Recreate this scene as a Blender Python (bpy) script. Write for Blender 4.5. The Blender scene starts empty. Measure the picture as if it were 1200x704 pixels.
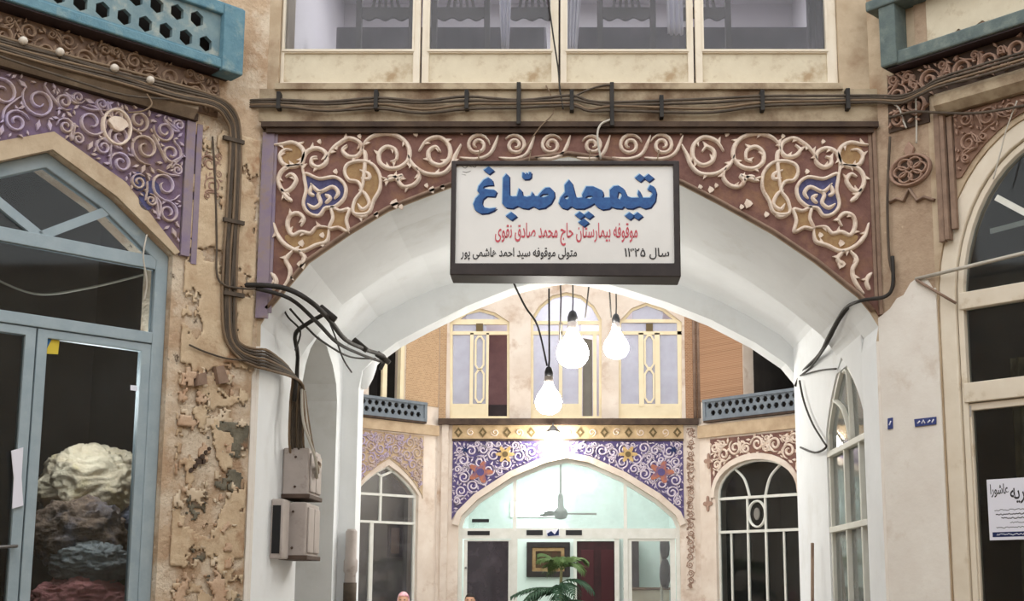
import bpy, bmesh, math, random, unicodedata
from mathutils import Vector, noise
from mathutils.geometry import tessellate_polygon
C = bpy.context.scene.collection
S = bpy.context.scene
PI = math.pi

# ------------------------------------------------------------------ camera, sky, exposure
FPX, PPX, PPY, PITCH, EYE = 1500.0, 666.0, 440.0, math.atan(1 / 6), 1.6
cam = bpy.data.cameras.new('camera')
cam.sensor_width = 36
cam.lens = 36 * FPX / 1200
cam.shift_x = -(PPX - 600) / 1200
cam.shift_y = (PPY - 352) / 1200
cam.clip_end = 200
co = bpy.data.objects.new('camera', cam)
co.location = (0, 0, EYE)
co.rotation_euler = (PI / 2 + PITCH, 0, 0)
C.objects.link(co)
S.camera = co
wd = bpy.data.worlds.new('daylight')
S.world = wd
wd.use_nodes = True
bg = wd.node_tree.nodes['Background']
bg.inputs[0].default_value = (0.97, 0.985, 1.0, 1)
bg.inputs[1].default_value = 1.5
S.view_settings.view_transform = 'Standard'
S.view_settings.look = 'None'
S.view_settings.gamma = 1
S.view_settings.use_curve_mapping = False
S.view_settings.exposure = 0.55

# ------------------------------------------------------------------ helpers
def lin(c):
    return tuple((x / 255 / 12.92 if x / 255 <= .04045 else ((x / 255 + .055) / 1.055) ** 2.4) for x in c) + (1,)

def mat(name, c1, c2=None, scale=6, rough=.8, bump=0, bscale=40, c3=None, s3=2, t3=.55, w3=.08, metal=0, spec=.3, c4=None, s4=20, t4=.64, dist=.01):
    m = bpy.data.materials.new(name)
    m.use_nodes = True
    nt = m.node_tree
    N = nt.nodes
    b = N['Principled BSDF']
    b.inputs['Roughness'].default_value = rough
    b.inputs['Metallic'].default_value = metal
    b.inputs['Specular IOR Level'].default_value = spec
    tc = N.new('ShaderNodeTexCoord')
    def nz(sc, det=6, r=.6):
        n = N.new('ShaderNodeTexNoise')
        n.inputs['Scale'].default_value = sc
        n.inputs['Detail'].default_value = det
        n.inputs['Roughness'].default_value = r
        nt.links.new(tc.outputs['Object'], n.inputs['Vector'])
        return n.outputs['Fac']
    def ramp(f, a, z):
        r = N.new('ShaderNodeMapRange')
        r.inputs[1].default_value = a
        r.inputs[2].default_value = z
        nt.links.new(f, r.inputs[0])
        return r.outputs[0]
    def mix(f, a, z):
        x = N.new('ShaderNodeMix')
        x.data_type = 'RGBA'
        nt.links.new(f, x.inputs[0])
        for k, v in ((6, a), (7, z)):
            if isinstance(v, tuple):
                x.inputs[k].default_value = v
            else:
                nt.links.new(v, x.inputs[k])
        return x.outputs[2]
    col = lin(c1)
    if c2:
        col = mix(ramp(nz(scale), .32, .68), lin(c1), lin(c2))
    if c3:
        col = mix(ramp(nz(s3, 10, .65), t3 - w3, t3 + w3), col, lin(c3))
    if c4:
        col = mix(ramp(nz(s4, 8, .7), t4 - .03, t4 + .03), col, lin(c4))
    if isinstance(col, tuple):
        b.inputs['Base Color'].default_value = col
    else:
        nt.links.new(col, b.inputs['Base Color'])
    if bump:
        bp = N.new('ShaderNodeBump')
        bp.inputs['Strength'].default_value = bump
        bp.inputs['Distance'].default_value = dist
        nt.links.new(nz(bscale, 8, .65), bp.inputs['Height'])
        nt.links.new(bp.outputs[0], b.inputs['Normal'])
    return m

def brick_mat(name, c1, c2, cm, sx=9):
    m = mat(name, c1, rough=.9)
    nt = m.node_tree
    N = nt.nodes
    tc = N.new('ShaderNodeTexCoord')
    sp = N.new('ShaderNodeSeparateXYZ')
    ad = N.new('ShaderNodeMath')
    cb = N.new('ShaderNodeCombineXYZ')
    nt.links.new(tc.outputs['Object'], sp.inputs[0])
    nt.links.new(sp.outputs[0], ad.inputs[0])
    nt.links.new(sp.outputs[1], ad.inputs[1])
    nt.links.new(ad.outputs[0], cb.inputs[0])
    nt.links.new(sp.outputs[2], cb.inputs[1])
    bt = N.new('ShaderNodeTexBrick')
    bt.inputs['Color1'].default_value = lin(c1)
    bt.inputs['Color2'].default_value = lin(c2)
    bt.inputs['Mortar'].default_value = lin(cm)
    bt.inputs['Scale'].default_value = sx
    bt.inputs['Mortar Size'].default_value = .03
    nt.links.new(cb.outputs[0], bt.inputs['Vector'])
    nt.links.new(bt.outputs[0], N['Principled BSDF'].inputs['Base Color'])
    return m

def glass_mat(name, tint, dust, amount, gloss=1.0, var=.55):
    m = bpy.data.materials.new(name)
    m.use_nodes = True
    nt = m.node_tree
    N = nt.nodes
    N.remove(N['Principled BSDF'])
    out = N['Material Output']
    tr = N.new('ShaderNodeBsdfTransparent')
    tr.inputs[0].default_value = lin(tint)
    gl = N.new('ShaderNodeBsdfGlossy')
    gl.inputs['Roughness'].default_value = .04
    gl.inputs[0].default_value = (gloss, gloss, gloss, 1)
    fr = N.new('ShaderNodeFresnel')
    fr.inputs[0].default_value = 1.4
    df = N.new('ShaderNodeBsdfDiffuse')
    df.inputs[0].default_value = lin(dust)
    m1 = N.new('ShaderNodeMixShader')
    m2 = N.new('ShaderNodeMixShader')
    nt.links.new(fr.outputs[0], m1.inputs[0])
    nt.links.new(tr.outputs[0], m1.inputs[1])
    nt.links.new(gl.outputs[0], m1.inputs[2])
    tc = N.new('ShaderNodeTexCoord')
    nz = N.new('ShaderNodeTexNoise')
    nz.inputs['Scale'].default_value = 5
    nz.inputs['Detail'].default_value = 8
    mr = N.new('ShaderNodeMapRange')
    mr.inputs[1].default_value = .3
    mr.inputs[2].default_value = .75
    mr.inputs[3].default_value = amount * (1 - var)
    mr.inputs[4].default_value = amount * (1 + var)
    nt.links.new(tc.outputs['Object'], nz.inputs['Vector'])
    nt.links.new(nz.outputs['Fac'], mr.inputs[0])
    nt.links.new(mr.outputs[0], m2.inputs[0])
    nt.links.new(m1.outputs[0], m2.inputs[1])
    nt.links.new(df.outputs[0], m2.inputs[2])
    nt.links.new(m2.outputs[0], out.inputs[0])
    return m

def emit_mat(name, c, s):
    m = mat(name, c, rough=.4)
    b = m.node_tree.nodes['Principled BSDF']
    b.inputs['Emission Color'].default_value = lin(c)
    b.inputs['Emission Strength'].default_value = s
    return m

def ray(px, py):
    a, b = (px - PPX) / FPX, (PPY - py) / FPX
    cp, sp = math.cos(PITCH), math.sin(PITCH)
    return Vector((a, cp - b * sp, sp + b * cp))
EYEV = Vector((0, 0, EYE))

class Fr:
    """A vertical wall plane: origin on the ground, u along the wall (left to right as seen), n towards the viewer."""
    def __init__(s, o, u, n):
        s.o, s.u, s.n = Vector(o), Vector(u).normalized(), Vector(n).normalized()
    def p(s, px, py, d=0):
        r = ray(px, py)
        q = EYEV + r * ((s.o + s.n * d - EYEV).dot(s.n) / r.dot(s.n))
        return ((q - s.o).dot(s.u), q.z)
    def pp(s, pts, d=0):
        return [s.p(x, y, d) for x, y in pts]
    def w(s, u, v, d=0):
        return s.o + s.u * u + s.n * d + Vector((0, 0, v))
    def q(s, px, py, d=0):
        u, v = s.p(px, py, d)
        return s.w(u, v, d)

def crom(pts, n=6, closed=False):
    P = [Vector(p) for p in pts]
    out = []
    L = len(P)
    if L < 3:
        return P
    rng = range(L if closed else L - 1)
    for i in rng:
        if closed:
            a, b, c, d = P[i - 1], P[i], P[(i + 1) % L], P[(i + 2) % L]
        else:
            a, b, c, d = P[max(i - 1, 0)], P[i], P[i + 1], P[min(i + 2, L - 1)]
        for k in range(n):
            t = k / n
            out.append(.5 * (2 * b + (c - a) * t + (2 * a - 5 * b + 4 * c - d) * t * t + (3 * b - a - 3 * c + d) * t ** 3))
    if not closed:
        out.append(P[-1])
    return out

ORG = {}
class MB:
    def __init__(s):
        s.v, s.f, s.sm = [], [], []
    def add(s, vs, fs, smooth=False):
        o = len(s.v)
        s.v += [Vector(x) for x in vs]
        s.f += [tuple(i + o for i in f) for f in fs]
        s.sm += [smooth] * len(fs)
        return s
    def prism(s, fr, outer, d0, d1, holes=()):
        loops = [list(outer)] + [list(h) for h in holes]
        tris = tessellate_polygon([[Vector((u, v, 0)) for u, v in l] for l in loops])
        flat = [p for l in loops for p in l]
        n = len(flat)
        vs = [fr.w(u, v, d0) for u, v in flat] + [fr.w(u, v, d1) for u, v in flat]
        fs = [tuple(t) for t in tris] + [tuple(i + n for i in reversed(t)) for t in tris]
        b = 0
        for l in loops:
            k = len(l)
            for i in range(k):
                j = (i + 1) % k
                fs.append((b + i, b + j, b + j + n, b + i + n))
            b += k
        return s.add(vs, fs)
    def box(s, fr, u0, u1, v0, v1, d0, d1):
        return s.prism(fr, [(u0, v0), (u1, v0), (u1, v1), (u0, v1)], d0, d1)
    def rect(s, fr, a, b, d0, d1, d=None):
        """box from two opposite pixel corners"""
        d = d1 if d is None else d
        (u0, v0), (u1, v1) = fr.p(*a, d), fr.p(*b, d)
        return s.box(fr, min(u0, u1), max(u0, u1), min(v0, v1), max(v0, v1), d0, d1)
    def bar(s, fr, p, q, w, d0, d1):
        p, q = Vector(p), Vector(q)
        t = (q - p).normalized()
        n = Vector((-t.y, t.x)) * w / 2
        return s.prism(fr, [tuple(p - n), tuple(q - n), tuple(q + n), tuple(p + n)], d0, d1)
    def pbar(s, fr, a, b, w, d0, d1):
        return s.bar(fr, fr.p(*a, d1), fr.p(*b, d1), w, d0, d1)
    def strip(s, fr, pts, w, d0, d1, closed=False, taper=True):
        """a raised rib along a path on the wall"""
        P = [Vector(p) for p in pts]
        n = len(P)
        vs, fs = [], []
        for i, p in enumerate(P):
            a = P[(i - 1) % n] if (closed or i) else P[0]
            b = P[(i + 1) % n] if (closed or i < n - 1) else P[-1]
            t = (b - a)
            t = t.normalized() if t.length > 1e-9 else Vector((1, 0))
            k = 1.0
            if taper and not closed:
                k = min(1, .35 + 4 * min(i, n - 1 - i) / n)
            h = Vector((-t.y, t.x)) * (w / 2 * k)
            for f, d in ((1, d0), (.55, d1), (-.55, d1), (-1, d0)):
                q = p + h * f
                vs.append(fr.w(q.x, q.y, d))
        for i in range(n if closed else n - 1):
            j = (i + 1) % n
            for k in range(3):
                fs.append((i * 4 + k, i * 4 + k + 1, j * 4 + k + 1, j * 4 + k))
        if not closed:
            s.add(vs, fs, True)
            e = len(s.v) - 4 * n
            s.f += [(e, e + 1, e + 2, e + 3), tuple(e + (n - 1) * 4 + k for k in (3, 2, 1, 0))]
            s.sm += [False, False]
            return s
        return s.add(vs, fs, True)
    def tube(s, pts, r, seg=6, closed=False, r1=None):
        P = [Vector(p) for p in pts]
        n = len(P)
        vs, fs = [], []
        prev = None
        for i, p in enumerate(P):
            t = (P[min(i + 1, n - 1)] - P[max(i - 1, 0)]).normalized()
            if prev is None:
                prev = t.orthogonal().normalized()
            x = (prev - t * prev.dot(t))
            x = x.normalized() if x.length > 1e-6 else t.orthogonal().normalized()
            prev = x
            y = t.cross(x)
            rr = r if r1 is None else r + (r1 - r) * i / max(n - 1, 1)
            vs += [p + (x * math.cos(2 * PI * k / seg) + y * math.sin(2 * PI * k / seg)) * rr for k in range(seg)]
        for i in range(n - 1):
            for k in range(seg):
                fs.append((i * seg + k, i * seg + (k + 1) % seg, (i + 1) * seg + (k + 1) % seg, (i + 1) * seg + k))
        fs += [tuple(reversed(range(seg))), tuple((n - 1) * seg + k for k in range(seg))]
        return s.add(vs, fs, True)
    def lathe(s, c, prof, seg=20, axis=None):
        """prof: (radius, height) pairs; axis None = up, else (x, y, z) direction"""
        c = Vector(c)
        z = Vector(axis).normalized() if axis else Vector((0, 0, 1))
        x = z.orthogonal().normalized()
        y = z.cross(x)
        vs, fs = [], []
        for r, h in prof:
            vs += [c + z * h + (x * math.cos(2 * PI * k / seg) + y * math.sin(2 * PI * k / seg)) * max(r, 1e-4) for k in range(seg)]
        for i in range(len(prof) - 1):
            for k in range(seg):
                fs.append((i * seg + k, i * seg + (k + 1) % seg, (i + 1) * seg + (k + 1) % seg, (i + 1) * seg + k))
        fs += [tuple(reversed(range(seg))), tuple((len(prof) - 1) * seg + k for k in range(seg))]
        return s.add(vs, fs, True)
    def blob(s, c, r, amp=.15, freq=3, seed=0, nu=28, nv=18, flat=None, squash=1.0, wr=0):
        c = Vector(c)
        vs, fs = [], []
        for j in range(nv + 1):
            th = PI * j / nv
            for i in range(nu):
                ph = 2 * PI * i / nu
                d = Vector((math.sin(th) * math.cos(ph), math.sin(th) * math.sin(ph), math.cos(th)))
                e = [abs(x) ** squash * (1 if x > 0 else -1) for x in d]
                k = 1 + amp * (noise.noise(d * freq + Vector((seed, 0, 0))) + .6 * (.5 - abs(noise.noise(d * freq * 2.3 + Vector((0, seed, 0))))) )
                if wr:
                    q = d * freq * 1.5 + Vector((0, 0, seed)) + noise.noise_vector(d * 2.0) * .8
                    k += wr * (.5 - abs(noise.noise(Vector((q.x, q.y, q.z * 2.2))))) + wr * .5 * (.5 - abs(noise.noise(q * 2.7)))
                p = c + Vector((e[0] * r[0], e[1] * r[1], e[2] * r[2])) * k
                if flat is not None:
                    p.z = max(p.z, flat)
                vs.append(p)
        for j in range(nv):
            for i in range(nu):
                fs.append((j * nu + i, j * nu + (i + 1) % nu, (j + 1) * nu + (i + 1) % nu, (j + 1) * nu + i))
        return s.add(vs, fs, True)
    def build(s, name, m, parent=None, base=None, bevel=0, weld=False):
        xs = [v.x for v in s.v]; ys = [v.y for v in s.v]; zs = [v.z for v in s.v]
        loc = Vector(base) if base else Vector(((min(xs) + max(xs)) / 2, (min(ys) + max(ys)) / 2, min(zs)))
        me = bpy.data.meshes.new(name)
        me.from_pydata([tuple(v - loc) for v in s.v], [], s.f)
        me.polygons.foreach_set('use_smooth', s.sm)
        bm = bmesh.new()
        bm.from_mesh(me)
        if weld:
            bmesh.ops.remove_doubles(bm, verts=bm.verts, dist=1e-5)
        bmesh.ops.recalc_face_normals(bm, faces=bm.faces)
        bm.to_mesh(me)
        bm.free()
        me.materials.append(m)
        o = bpy.data.objects.new(name, me)
        C.objects.link(o)
        ORG[o.name] = loc
        if parent:
            o.parent = parent
            o.location = loc - ORG[parent.name]
        else:
            o.location = loc
        if bevel:
            b = o.modifiers.new('bevel', 'BEVEL')
            b.width = bevel
            b.segments = 2
            b.limit_method = 'ANGLE'
        return o

def thing(name, label, cat, loc, group=None, kind=None):
    o = bpy.data.objects.new(name, None)
    o.empty_display_size = .1
    C.objects.link(o)
    o.location = loc
    ORG[o.name] = Vector(loc)
    return tag(o, label, cat, group, kind)
def tag(o, label, cat, group=None, kind=None):
    o['label'] = label
    o['category'] = cat
    if group:
        o['group'] = group
    if kind:
        o['kind'] = kind
    return o
def struct(name, mb, m, parent=None):
    o = mb.build(name, m, parent)
    if not parent:
        o['kind'] = 'structure'
    return o

def spiral(c, r, turns, a0, sgn=1, n=26, r_end=.22):
    out = []
    for i in range(n + 1):
        t = i / n
        a = a0 + sgn * turns * 2 * PI * t
        k = r * (1 - (1 - r_end) * t ** .9)
        out.append((c[0] + math.cos(a) * k, c[1] + math.sin(a) * k))
    return out

def inside(p, poly):
    x, y = p
    r = False
    j = len(poly) - 1
    for i in range(len(poly)):
        xi, yi = poly[i]; xj, yj = poly[j]
        if (yi > y) != (yj > y) and x < (xj - xi) * (y - yi) / (yj - yi) + xi:
            r = not r
        j = i
    return r
def edge_dist(p, poly):
    p = Vector(p)
    best = 1e9
    for i in range(len(poly)):
        a, b = Vector(poly[i - 1]), Vector(poly[i])
        ab = b - a
        t = max(0, min(1, (p - a).dot(ab) / max(ab.length_squared, 1e-12)))
        best = min(best, (p - a - ab * t).length)
    return best

def arabesque(fr, poly, rs, w, d0, d1, seed, tries=900, gap=.9, leaves=True):
    """scrolls packed into a panel: spirals of falling size, tendrils between neighbours, leaf buds in the gaps"""
    rnd = random.Random(seed)
    us = [p[0] for p in poly]; vs = [p[1] for p in poly]
    circ = []
    mb = MB()
    for r in rs:
        for _ in range(tries):
            p = (rnd.uniform(min(us), max(us)), rnd.uniform(min(vs), max(vs)))
            if inside(p, poly) and edge_dist(p, poly) > r * 1.02 and all((Vector(p) - Vector(q)).length > (r + k) * gap for q, k in circ):
                circ.append((p, r))
    big = rs[0]
    for i, (p, r) in enumerate(circ):
        if r < big * .35:
            a = rnd.uniform(0, 6.28)
            e = Vector((math.cos(a), math.sin(a))) * r
            q = Vector(p)
            n = Vector((-e.y, e.x)) * .5
            mb.prism(fr, [tuple(q - e), tuple(q + n * .8), tuple(q + e), tuple(q - n * .8)], d0, d1 * .9)
            continue
        sg = 1 if rnd.random() < .5 else -1
        a0 = rnd.uniform(0, 6.28)
        mb.strip(fr, spiral(p, r * .93, 1.55, a0, sg, 24 if r > big * .6 else 16), min(w, r * .42), d0, d1)
        if r > big * .5:
            for k in range(3):
                a = a0 + sg * (1.2 + k * 1.7)
                c0 = Vector(p) + Vector((math.cos(a), math.sin(a))) * r * .93
                t = Vector((-math.sin(a), math.cos(a))) * sg
                o = Vector((math.cos(a), math.sin(a)))
                mb.prism(fr, [tuple(c0 - t * w * .5), tuple(c0 + o * w * 1.2 + t * w), tuple(c0 + t * w * .7)], d0, d1)
        near = sorted(((Vector(p) - Vector(q)).length, q, k) for q, k in circ if q != p and k >= big * .35)[:1]
        for dd, q, k in near:
            a, b = Vector(p), Vector(q)
            if dd < (r + k) * 1.5:
                t = (b - a).normalized()
                n = Vector((-t.y, t.x))
                mb.strip(fr, crom([tuple(a + t * r * .4 + n * r * .85), tuple((a + b) / 2 + n * r * .3), tuple(b - t * k * .4 - n * k * .8)], 5), w * .8, d0, d1)
    return mb

def px_poly(fr, pts, d=0, n=5):
    return [tuple(p) for p in crom(fr.pp(pts, d), n, True)]

# ------------------------------------------------------------------ wall planes
r2 = math.sqrt(.5)
YF, YR, YG = 7.5, 10.3, 19.6
F = Fr((0, YF, 0), (1, 0, 0), (0, -1, 0))
L = Fr((-1.86, YF, 0), (r2, r2, 0), (r2, -r2, 0))
R = Fr((1.86, YF, 0), (r2, -r2, 0), (-r2, -r2, 0))
PL = Fr((-1.84, 0, 0), (0, 1, 0), (1, 0, 0))
PR = Fr((1.84, 0, 0), (0, -1, 0), (-1, 0, 0))
B = Fr((0, YR, 0), (1, 0, 0), (0, -1, 0))
G = Fr((0, YG, 0), (1, 0, 0), (0, -1, 0))
GL = Fr((-2.01, YG, 0), (r2, r2, 0), (r2, -r2, 0))
GR = Fr((2.01, YG, 0), (r2, -r2, 0), (-r2, -r2, 0))

# ------------------------------------------------------------------ materials
M = {}
M['plaster'] = mat('beige_plaster', (204, 186, 160), (176, 156, 130), 4, .9, .35, 30, (150, 122, 96), 2.2, .6, .1)
M['beam'] = mat('stained_beam_plaster', (188, 172, 146), (158, 140, 116), 3, .9, .4, 25, (118, 96, 76), 3, .56, .1)
M['peel'] = mat('peeling_plaster', (206, 182, 154), (176, 146, 118), 5, .95, .9, 16, (218, 202, 180), 3.5, .52, .06, c4=(92, 74, 58), s4=7, t4=.66, dist=.03)
M['white'] = mat('white_wash', (236, 239, 241), (229, 232, 234), 3, .8, .12, 20, (216, 217, 215), 1.6, .66, .1)
M['white_dirty'] = mat('worn_white_wash', (234, 229, 220), (224, 216, 206), 4, .85, .25, 18, (205, 190, 174), 3, .64, .08)
M['maroon'] = mat('maroon_ground', (132, 98, 88), (106, 76, 70), 12, .9, .4, 40, (140, 106, 84), 5, .6)
M['scroll'] = mat('cream_plasterwork', (236, 220, 204), (216, 196, 178), 20, .85, .3, 60, (188, 160, 140), 8, .62)
M['gold'] = mat('ochre_fill', (168, 140, 100), (140, 108, 78), 20, .85, .3, 50)
M['blue'] = mat('blue_fill', (88, 88, 128), (60, 58, 90), 25, .7, .2, 50)
M['purple'] = mat('purple_ground', (126, 108, 136), (110, 92, 108), 14, .9, .4, 40, (122, 100, 90), 3, .5)
M['scroll_tan'] = mat('tan_plasterwork', (206, 188, 176), (178, 156, 142), 20, .9, .4, 60, (184, 170, 196), 4, .5)
M['sooty'] = mat('sooty_ledge_plaster', (150, 134, 114), (112, 98, 84), 4, .9, .5, 22, (184, 168, 146), 3, .6, .08)
M['scroll_umber'] = mat('umber_plasterwork', (166, 142, 120), (132, 108, 90), 18, .9, .4, 60)
M['purple_strip'] = mat('purple_moulding', (134, 120, 142), (150, 136, 138), 10, .8, .2, 40, (150, 128, 110), 5, .6)
M['brown'] = mat('brown_ground', (146, 116, 98), (120, 94, 80), 10, .9, .4, 40)
M['scroll_brown'] = mat('brown_plasterwork', (172, 142, 124), (146, 118, 102), 18, .9, .4, 60)
M['dark_band'] = mat('sooty_moulding', (88, 72, 60), (62, 50, 44), 8, .85, .3, 30)
M['moulding'] = mat('brown_moulding', (154, 130, 112), (122, 100, 86), 9, .85, .3, 30)
M['cream'] = mat('cream_paint', (228, 218, 200), (218, 206, 186), 6, .6, .1, 30, (188, 168, 138), 5, .66)
M['cream_dark'] = mat('rain_stained_panel', (216, 206, 182), (200, 188, 164), 5, .7, .15, 30, (168, 146, 116), 6, .6)
M['cream_far'] = mat('cream_paint_far', (238, 224, 190), (228, 212, 176), 6, .6)
M['bluegrey'] = mat('bluegrey_paint', (160, 174, 180), (144, 160, 168), 8, .55, .12, 40, (164, 178, 180), 9, .66)
M['teal'] = mat('teal_paint', (106, 142, 154), (84, 122, 138), 12, .7, .5, 40, (134, 156, 156), 9, .6)
M['teal_dark'] = mat('worn_teal_paint', (104, 116, 112), (86, 98, 98), 12, .8, .4, 40, (118, 128, 122), 9, .6)
M['white_paint'] = mat('white_paint', (226, 226, 218), (214, 214, 204), 8, .5, .05, 40)
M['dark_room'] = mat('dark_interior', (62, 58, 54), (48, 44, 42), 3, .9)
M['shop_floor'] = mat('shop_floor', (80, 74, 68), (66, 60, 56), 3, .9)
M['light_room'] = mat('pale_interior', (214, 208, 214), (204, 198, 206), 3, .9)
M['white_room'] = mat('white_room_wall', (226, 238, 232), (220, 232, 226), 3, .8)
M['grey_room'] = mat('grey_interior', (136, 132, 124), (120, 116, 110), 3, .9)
M['olive'] = mat('olive_boarding', (92, 86, 66), (76, 70, 54), 4, .8, .2, 20)
M['paving'] = mat('stone_paving', (150, 142, 130), (130, 122, 112), 3, .85, .3, 18)
M['cable'] = mat('dusty_black_cable', (72, 64, 56), (96, 84, 72), 12, .8)
M['cable_black'] = mat('black_cable', (40, 38, 36), (58, 54, 50), 12, .7)
M['cable_tan'] = mat('tan_cable', (132, 112, 90), (112, 94, 76), 12, .8)
M['box'] = mat('grey_meter_box', (188, 178, 172), (172, 162, 156), 6, .6, .1, 30, (140, 126, 116), 7, .66)
M['box_rim'] = mat('dark_box_rim', (78, 62, 54), (92, 76, 66), 9, .7)
M['sign_frame'] = mat('black_sign_frame', (44, 38, 38), (58, 50, 48), 9, .5)
M['sign_face'] = mat('white_sign_face', (228, 226, 222), (220, 218, 214), 3, .5)
M['ink_red'] = mat('red_ink', (196, 84, 96), rough=.6)
M['ink_black'] = mat('black_ink', (52, 50, 52), rough=.6)
M['ink_navy'] = mat('navy_ink', (26, 40, 84), rough=.6)
M['chair'] = mat('dark_chair_wood', (60, 46, 48), (46, 36, 38), 8, .5)
M['cloth_dark'] = mat('dark_table_cloth', (76, 66, 76), (58, 52, 62), 6, .9)
M['curtain'] = mat('lavender_white_curtain', (226, 222, 236), (208, 204, 222), 6, .9)
M['brick'] = brick_mat('tan_brick', (186, 152, 116), (166, 132, 98), (196, 172, 142), 10)
M['brick_red'] = brick_mat('red_brick', (164, 124, 94), (146, 108, 80), (176, 146, 118), 10)
M['far_plaster'] = mat('far_pinkish_plaster', (228, 216, 202), (212, 196, 180), 3, .9, .25, 20, (186, 160, 138), 2.5, .62, .08)
M['far_cornice'] = mat('far_cornice', (198, 176, 146), (170, 146, 118), 4, .9, .3, 20)
M['tile_purple'] = mat('violet_tile', (94, 82, 132), (76, 66, 108), 8, .5, 0, 40, (66, 60, 84), 7, .58, .08, c4=(196, 186, 196), s4=9, t4=.6)
M['tile_white'] = mat('white_tile_scroll', (216, 206, 214), (196, 182, 196), 9, .5)
M['tile_orange'] = mat('orange_tile_flower', (190, 122, 84), (158, 96, 80), 12, .5, 0, 40, (96, 84, 124), 9, .55)
M['tile_gold'] = mat('gold_tile_rosette', (206, 176, 120), (180, 148, 96), 12, .5)
M['frieze'] = mat('tan_frieze', (204, 178, 138), (178, 150, 112), 9, .7)
M['frieze_dark'] = mat('olive_frieze_diamond', (104, 88, 58), rough=.7)
M['lattice_far'] = mat('grey_blue_lattice', (122, 130, 136), (106, 114, 122), 8, .7)
M['metal'] = mat('dull_steel', (140, 138, 136), (120, 118, 116), 9, .45, metal=.6)
M['rod'] = mat('pale_painted_rod', (196, 190, 178), (176, 170, 158), 9, .5)
M['black_plastic'] = mat('black_socket', (30, 30, 32), rough=.4)
M['bulb'] = emit_mat('lit_bulb', (255, 251, 242), 62)
M['tube'] = emit_mat('lit_tube', (250, 255, 255), 14)
M['paper'] = mat('white_paper', (226, 226, 236), rough=.8)
M['glass_shop'] = glass_mat('dusty_shop_glass', (228, 232, 232), (120, 120, 118), .04, .5)
M['glass_clear'] = glass_mat('window_glass', (238, 240, 240), (196, 190, 200), .05, .8)
M['glass_grey'] = glass_mat('grey_window_glass', (220, 224, 222), (176, 180, 176), .30, .8)
M['glass_far'] = glass_mat('pale_far_glass', (244, 246, 250), (222, 224, 236), .42, .8, .15)

# ------------------------------------------------------------------ big structure
mb = MB()
mb.add([(-9, -3, 0), (9, -3, 0), (9, 26, 0), (-9, 26, 0), (-9, -3, -.2), (9, -3, -.2), (9, 26, -.2), (-9, 26, -.2)],
       [(0, 1, 2, 3), (4, 5, 6, 7), (0, 1, 5, 4), (1, 2, 6, 5), (2, 3, 7, 6), (3, 0, 4, 7)])
struct('floor', mb, M['paving'])

TOP = 6.6
A_PX = [(298, 400), (305, 380), (315, 364), (327, 350), (362, 308), (411, 274), (456, 247), (500, 230), (530, 219), (570, 204), (620, 190), (666, 183),
        (715, 190), (760, 203), (799, 217), (842, 239), (905, 274), (955, 308), (1005, 348), (1020, 366), (1030, 382), (1036, 400)]
A = F.pp(A_PX)
A[0] = (-1.84, A[0][1]); A[-1] = (1.84, A[-1][1])
w_l, w_b = F.p(326, 99)
w_r, _ = F.p(984, 99)
mb = MB()
mb.prism(F, [(-1.86, 0), (-1.84, 0)] + A + [(1.84, 0), (1.86, 0), (1.86, TOP), (-1.86, TOP)], 0, -.015,
         [[(w_l, w_b), (w_r, w_b), (w_r, 6.2), (w_l, 6.2)]])
struct('wall_front', mb, M['plaster'])

mb = MB()
mb.prism(F, [(-1.95, 0), (-1.84, 0)] + A + [(1.84, 0), (1.95, 0), (1.95, 4.55), (-1.95, 4.55)], -.016, -.4)
struct('wall_passage_front', mb, M['white'])
mb = MB()
mb.prism(F, [(w_l - .3, 4.551), (w_r + .3, 4.551), (w_r + .3, TOP), (w_l - .3, TOP)], -.016, -.4, [[(w_l, w_b), (w_r, w_b), (w_r, 6.2), (w_l, 6.2)]])
struct('wall_gallery_front', mb, M['plaster'])
# passage: barrel behind the front arch, then a slightly taller bay, then the rear arch
mb = MB()
zs = A[0][1]
mb.prism(F, [(-2.3, zs)] + A + [(2.3, zs), (2.3, 4.5), (-2.3, 4.5)], -.401, -1.15)
A2 = [(u * 1.0, 3.45 + (v - zs) * .74) for u, v in A]
mb.prism(F, [(-2.3, 3.45)] + A2 + [(2.3, 3.45), (2.3, 4.5), (-2.3, 4.5)], -1.151, -2.8)
struct('ceiling_passage_vault', mb, M['white'])
B_PX = [(426, 460), (430, 440), (445, 425), (470, 407), (500, 391), (550, 366), (600, 346), (640, 336), (664, 333), (690, 336), (730, 346), (780, 362), (830, 382), (880, 408), (915, 432), (930, 450), (936, 466)]
Bd = -.25
Bp = B.pp(B_PX, Bd)
mb = MB()
mb.prism(B, [(-2.3, 0), (Bp[0][0], 0)] + Bp + [(Bp[-1][0], 0), (2.3, 0), (2.3, 4.55), (-2.3, 4.55)], 0, Bd)
struct('wall_passage_rear', mb, M['white'])

def arch_pts(fr, px, floor=True):
    p = fr.pp(px)
    return ([(p[0][0], 0.0)] if floor else []) + p + ([(p[-1][0], 0.0)] if floor else [])
niche = arch_pts(PL, [(353, 470), (354, 450), (358, 428), (364, 408), (373, 393), (383, 406), (390, 428), (394, 450), (395, 470)])
mb = MB()
mb.prism(PL, [(7.9, 0), (niche[0][0], 0)] + niche[1:-1] + [(niche[-1][0], 0), (10.3, 0), (10.3, 3.6), (7.9, 3.6)], 0, -.3)
struct('wall_passage_left', mb, M['white'])
mb = MB().box(PL, niche[0][0] - .05, niche[-1][0] + .05, 0, 3.6, -.34, -.305)
struct('trim_olive_niche_back', mb, M['olive'])
win = PR.pp([(1019, 720), (1017, 640), (1014, 560), (1009, 505), (1004, 470), (996, 440), (986, 418), (979, 437), (973, 470), (970, 505), (970, 540), (972, 640), (975, 720)])
win = [(win[0][0], .5)] + win[1:-1] + [(win[-1][0], .5)]
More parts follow.
